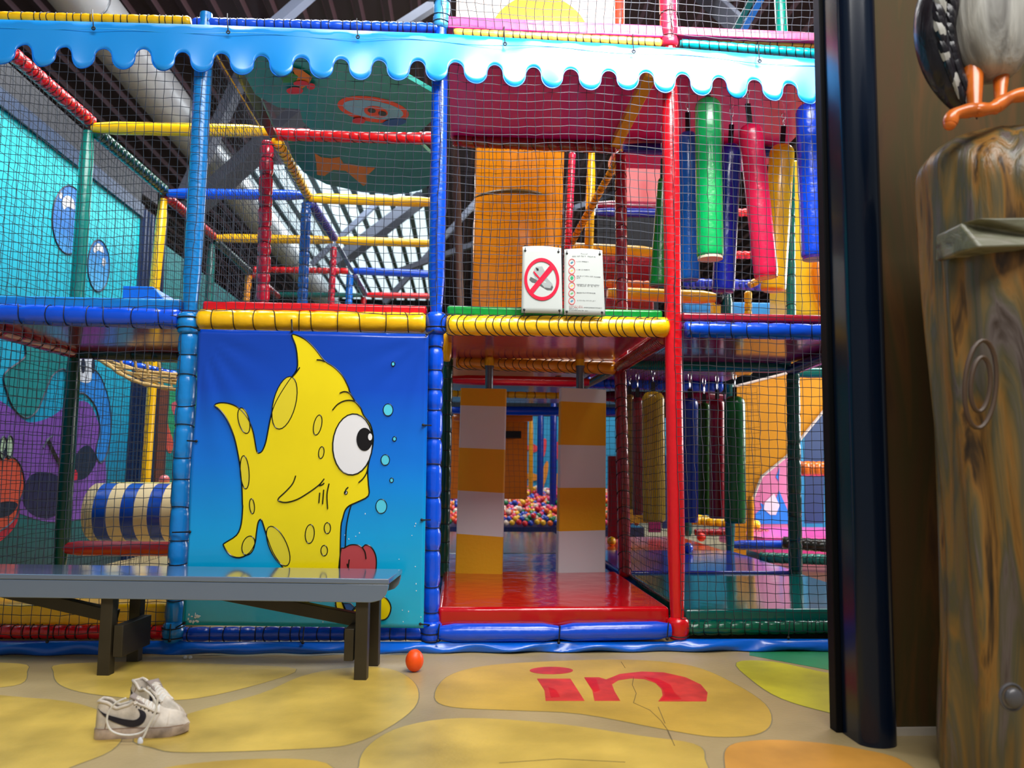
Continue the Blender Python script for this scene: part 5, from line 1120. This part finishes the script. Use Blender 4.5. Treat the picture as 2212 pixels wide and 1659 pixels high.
# ================================================================== BENCH
A, B = PZ(218, 1462, 0), PZ(776, 1472, 0); e = (A-B).normalized(); nb = Vector((-e.y, e.x, 0));
if nb.y < 0: nb = -nb
def onp(u, v, P0): d = ray(u, v); return CAM+d*((P0-CAM).dot(nb)/d.dot(nb))
Pf = B-nb*.012
zt_b = onp(780, 1250, Pf).z; zb_b = onp(780, 1302, Pf).z; re = onp(840, 1252, Pf); bk = PZ(851, 1229, zt_b); wid = max(.2, (bk-Pf).dot(nb))
def bpnt(s_, n_, z_): q = B+e*s_+nb*n_; return Vector((q.x, q.y, z_))
s0 = (re-B).dot(e); LEN = 1.8; hgt = zt_b-zb_b
root = empty('bench', bpnt(1.0, wid/2, 0), 'long grey-blue bench with dark wooden trestle legs in front of the banner', 'bench')
BG = M('bench_greyblue', (102, 118, 142), rough=.10, coat=1.0); BD = M('bench_dark', (46, 38, 22), rough=.5, var=.2, vscale=8)
mb = MB(); mb.prism([bpnt(s0, -.012, zt_b), bpnt(s0, wid-.012, zt_b), bpnt(LEN, wid-.012, zt_b), bpnt(LEN, -.012, zt_b)], (0, 0, -.022)); mb.build('seat_board', BG, root, bevel=.004)
for nn in (-.010, wid-.034):
    ou = [(s0+.002, zt_b-.023), (s0+.004, zt_b-.04), (s0+.012, zt_b-.065), (s0+.03, zt_b-.085), (s0+.055, zt_b-hgt+.004), (s0+.075, zt_b-hgt), (LEN, zt_b-hgt), (LEN, zt_b-.023)]
    mb = MB(); mb.prism([bpnt(s_, nn, z_) for s_, z_ in ou], nb*.02); mb.build('apron', BG, root, bevel=.003)
sl = (A-B).dot(e)
for s_ in (0, sl):
    for nn in (.012, wid-.075):
        mb = MB(); mb.prism([bpnt(s_-.026, nn, 0), bpnt(s_+.026, nn, 0), bpnt(s_+.026, nn+.045, 0), bpnt(s_-.026, nn+.045, 0)], (0, 0, zt_b-.022)); mb.build('leg', BD, root, bevel=.003)
    mb = MB(); sg = 1 if s_ == 0 else -1; a_ = s_+sg*.032; b_ = s_+sg*.072
    mb.prism([bpnt(a_, .02, .075), bpnt(b_, .02, .075), bpnt(b_, wid-.06, .075), bpnt(a_, wid-.06, .075)], (0, 0, .13)); mb.build('cross_rail', BD, root, bevel=.003)
for p, q in (((.035, .215), (.80, zb_b+.03)), ((sl-.035, .215), (sl-.75, zb_b+.03)), ((sl+.035, .215), (LEN-.04, zb_b+.03))):
    if p[0] == sl-.035: continue
    mb = MB(); P_, Q_ = bpnt(p[0], wid/2, p[1]), bpnt(q[0], wid/2, q[1]); mb.bar(P_, Q_, .045, .055); mb.build('brace', BD, root, bevel=.003)

# ================================================================== SNEAKERS
LE = M('leather_worn', (206, 194, 178), rough=.5, var=.28, vscale=22, bump=.15, bscale=40); SOL = M('sole_rubber', (176, 156, 140), rough=.6, var=.5, vscale=24); LIN = M('lining_grey', (120, 126, 128), rough=.9)
LACE = M('lace_white', (226, 222, 214), rough=.8); SWO = M('shoe_mark', (26, 20, 30), rough=.4); TON = M('tongue_cloth', (150, 136, 128), rough=.8)
def sneaker(label, base, ang, side, sc_=1.0):
    L = .30*sc_; root = empty('sneaker', base, label, 'shoe', None)
    ca, sa = math.cos(ang), math.sin(ang)
    def T(x, y, z): x *= sc_; y *= sc_; z *= sc_; return Vector((base[0]+x*ca-y*sa, base[1]+x*sa+y*ca, base[2]+z))
    def hw(x):                                  # half width of the sole
        f = x/.30
        w_ = .034+.0*f + .014*math.exp(-((f-.72)/.22)**2) + .003*math.exp(-((f-.12)/.15)**2)
        if f < .10: w_ *= math.sqrt(max(.0, 1-((.10-f)/.10)**2))*.55+.45
        if f > .84: w_ *= math.sqrt(max(0, 1-((f-.84)/.16)**2))*.9+.02
        return w_
    xs = [.30*k/36 for k in range(37)]
    mb = MB(); vs = []                           # sole
    for x in xs:
        w_ = hw(x)+.004; lift = .010*max(0, (x-.2)/.1)**2; zt_s = .036-.004*(x/.3)+lift*.5
        for y, z in ((-w_*.93, lift), (-w_, .008+lift), (-w_, zt_s-.004), (-w_*.96, zt_s), (w_*.96, zt_s), (w_, zt_s-.004), (w_, .008+lift), (w_*.93, lift)): vs.append(T(x-.002, y, z))
    mb.add(vs, [(i*8+k, i*8+(k+1) % 8, (i+1)*8+(k+1) % 8, (i+1)*8+k) for i in range(36) for k in range(8)]+[tuple(range(7, -1, -1)), tuple(36*8+k for k in range(8))])
    mb.build('sole', SOL, root, smooth=50)
    def ht(x):                                   # upper height over the sole top
        pts = [(0, .070), (.010, .092), (.03, .088), (.065, .066), (.10, .074), (.125, .090), (.15, .078), (.19, .056), (.22, .044), (.25, .038), (.275, .029), (.292, .012), (.30, .0)]
        for (a_, b_), (c_, d_) in zip(pts, pts[1:]):
            if x <= c_: g_ = (x-a_)/(c_-a_); g_ = g_*.45+.55*g_*g_*(3-2*g_); return b_+(d_-b_)*g_
        return 0
    def side_pt(x, h, s_, off=0.0):             # point on the flank at height h
        Hh = max(ht(x), .004); w_ = hw(x)*.97; tw = .62 if x < .15 else .62-.3*(x-.15)/.15
        g = min(1, h/Hh); yy = w_*(1-(1-tw)*g**1.6)
        if x > .13: yy *= (1-.35*g**3)
        return T(x, s_*(yy+off), .032+h)
    mb = MB(); vs = []; mi = []; NS = 8
    for x in xs:
        Hh = max(ht(x), .003); op = .012 < x < .118
        r_ = []
        for k in range(NS): r_.append(side_pt(x, Hh*k/(NS-1), -1))
        lp = r_[-1]; rp_ = side_pt(x, Hh, 1); rest = [side_pt(x, Hh*(NS-1-k)/(NS-1), 1) for k in range(1, NS)]
        for k in range(1, 8):
            g = k/8; q = lp.lerp(rp_, g)
            if op: q.z -= sc_*(Hh-.006)*min(1, math.sin(math.pi*g)*1.9)*min(1, (x-.012)/.012)*min(1, (.118-x)/.015)
            else: q.z += sc_*(.010 if x > .118 else 0)*math.sin(math.pi*g)*min(1, Hh/.03)
            r_.append(q)
        r_.append(rp_); r_ += rest; vs += r_
    m_ = len(r_); fs = []; mis = []
    for i in range(36):
        for k in range(m_-1):
            fs.append((i*m_+k, (i+1)*m_+k, (i+1)*m_+k+1, i*m_+k+1)); mis.append(1 if (.012 < xs[i] < .112 and NS-1 < k < NS+7-1) else 0)
    fs.append(tuple(range(m_)))
    n0 = len(mb.v); mb.v += vs; mb.f += fs; mb.mi += mis+[0]
    mb.build('upper', [LE, LIN], root, smooth=60)
    # padded collar rim
    rim = [side_pt(x, ht(x), -1) for x in [.118-.106*k/20 for k in range(21)]] + [T(.004, y_, .032+ht(.006)+.004) for y_ in (-.012, 0, .012)] + [side_pt(x, ht(x), 1) for x in [.012+.106*k/20 for k in range(21)]]
    mb = MB(); mb.tube(rim, .0055*sc_, 8); mb.build('collar', LE, root)
    mb = MB(); vs = []                          # tongue
    for k in range(9):
        f = k/8; x = .165-.06*f; z = .032+ht(.165)*.95+(.135-.032-ht(.165)*.95)*f**.9; w_ = .016+.008*f
        for y in (-w_, -w_*.5, 0, w_*.5, w_): vs.append(T(x, y, z-.25*abs(y)*(1-f)))
    mb.add(vs, [(i*5+j, i*5+j+1, (i+1)*5+j+1, (i+1)*5+j) for i in range(8) for j in range(4)]); o = mb.build('tongue', TON, root, smooth=70); s2 = o.modifiers.new('t', 'SOLIDIFY'); s2.thickness = .006; s2.offset = 0
    mb = MB()                                    # overlays: toe cap seam and eyestay
    for s_ in (-1, 1):
        mb.tube([side_pt(x, ht(x)*.9, s_, .0015) for x in [.12+.085*k/8 for k in range(9)]], .005*sc_, 6)
        mb.tube([side_pt(.205-.02*k/6, ht(.205-.02*k/6)*(1-k/6)*.85, s_, .001) for k in range(7)], .0022*sc_, 6)
    mb.tube([side_pt(.235, .034*g, -1, .001) for g in (0, .4, .8)]+[T(.232, 0, .032+ht(.232)+.010)]+[side_pt(.235, .034*g, 1, .001) for g in (.8, .4, 0)], .002*sc_, 6)
    mb.build('eyestay_trim', LE, root)
    mb = MB()
    for k in range(6):
        x = .128+.013*k; h_ = ht(x); w_ = .024
        a_ = side_pt(x, h_*.9, -1); b_ = side_pt(x+.008, ht(x+.008)*.9, 1); m1 = a_.lerp(b_, .5)+Vector((0, 0, .014*sc_)); mb.tube([a_, a_.lerp(m1, .6)+Vector((0, 0, .004)), m1, b_.lerp(m1, .6)+Vector((0, 0, .004)), b_], .0028*sc_, 6)
        a_ = side_pt(x+.008, ht(x+.008)*.9, -1); b_ = side_pt(x, h_*.9, 1); m1 = a_.lerp(b_, .5)+Vector((0, 0, .016*sc_)); mb.tube([a_, a_.lerp(m1, .6)+Vector((0, 0, .004)), m1, b_.lerp(m1, .6)+Vector((0, 0, .004)), b_], .0028*sc_, 6)
    mb.build('lace', LACE, root)
    mb = MB()
    for k in range(6):
        for s_ in (-1, 1): mb.ball(side_pt(.130+.013*k, ht(.130+.013*k)*.80, s_, .001), .0026*sc_, 6, 4)
    mb.build('eyelets', SWO, root)
    mb = MB(); mb.tube([side_pt(x, .004, side, .0035) for x in [.004+.28*k/30 for k in range(31)]], .0014*sc_, 5)
    mb.tube([side_pt(.045-.01*k/5, ht(.045)*.95*(1-k/5), side, .001) for k in range(6)], .0018*sc_, 5); mb.build('seam', M('seam_brown', (140, 112, 90), rough=.8), root)
    # curved side mark
    up = [(.008, .066), (.045, .048), (.085, .035), (.118, .029), (.134, .031), (.143, .039), (.142, .050), (.134, .063)]
    lw = [(.136, .063), (.156, .054), (.164, .040), (.158, .022), (.142, .010), (.116, .007), (.08, .018), (.04, .038), (.007, .069)]
    for s_ in (side,):
        U_ = cat_spline(up, 4, False); L__ = cat_spline(lw, 4, False); m2 = 24
        def samp(Q, f): i = f*(len(Q)-1); k = int(min(i, len(Q)-2)); t = i-k; return (Q[k][0]+(Q[k+1][0]-Q[k][0])*t, Q[k][1]+(Q[k+1][1]-Q[k][1])*t)
        vs = []
        for k in range(m2+1):
            a_ = samp(U_, k/m2); b_ = samp(L__, 1-k/m2)
            for g in range(4):
                x, h_ = a_[0]+(b_[0]-a_[0])*g/3, a_[1]+(b_[1]-a_[1])*g/3; vs.append(side_pt(x, h_, s_, .0022))
        mb = MB(); mb.add(vs, [(k*4+g, k*4+g+1, (k+1)*4+g+1, (k+1)*4+g) for k in range(m2) for g in range(3)]); o = mb.build('side_mark', SWO, root, smooth=0)
        s2 = o.modifiers.new('t', 'SOLIDIFY'); s2.thickness = .0015; s2.offset = 0
    return root, T, side_pt
hb, tb = PZ(198, 1603, 0), PZ(403, 1592, 0)
ang = math.atan2(tb.y-hb.y, tb.x-hb.x); Lw = (tb-hb).length
hb2 = hb + Vector((-math.sin(ang), math.cos(ang), 0))*.045
r_s, T_, sp_ = sneaker('nearer worn white low sneaker with a loose lace loop over its side', (hb2.x, hb2.y, 0), ang, -1, Lw/.30)
# loose loop and lace end over the flank
k2 = 1
Ys = hb2.y-.06
loop = [(272, 1508), (248, 1520), (234, 1540), (231, 1560), (240, 1578), (262, 1587), (290, 1587), (312, 1578), (328, 1555), (338, 1530), (330, 1505), (310, 1488)]
def yon(u, v): return PY(u, v, Ys+.05*math.sin(math.radians((v-1480)*0))-.012)
mb = MB(); mb.tube([PY(u, v, Ys-.004) for u, v in cat_spline(loop, 5, False)], .0032, 6)
mb.tube([PY(u, v, Ys-.006) for u, v in cat_spline([(342, 1500), (335, 1540), (322, 1565), (312, 1588), (306, 1597)], 4, False)], .0034, 6); mb.build('loose_lace', LACE, r_s)
mb = MB(); mb.ball(PY(303, 1602, Ys-.006), (.009, .007, .014), 12, 8); mb.build('lace_tip', M('lace_tip_white', (226, 230, 240), rough=.4), r_s)
h3 = PZ(283, 1556, 0); t3 = PZ(404, 1560, 0)
a3 = PZ(290, 1546, 0); b3 = PZ(398, 1572, 0)
ang2 = math.radians(-38)
sneaker('farther worn white low sneaker standing half behind the nearer one', (a3.x-.012, a3.y+.03, 0), ang2, -1, .95)
for (u, v) in ((400, 1424), (411, 1424)):
    p = PZ(u, v, 0); mb = MB(); mb.ball((p.x, p.y, .008), (.009, .006, .008), 8, 6); tagp(mb.build('paper_scrap', WHITE), 'tiny white crumpled scraps on the floor at the foot of the skirt', 'litter', 'white scraps by the skirt')
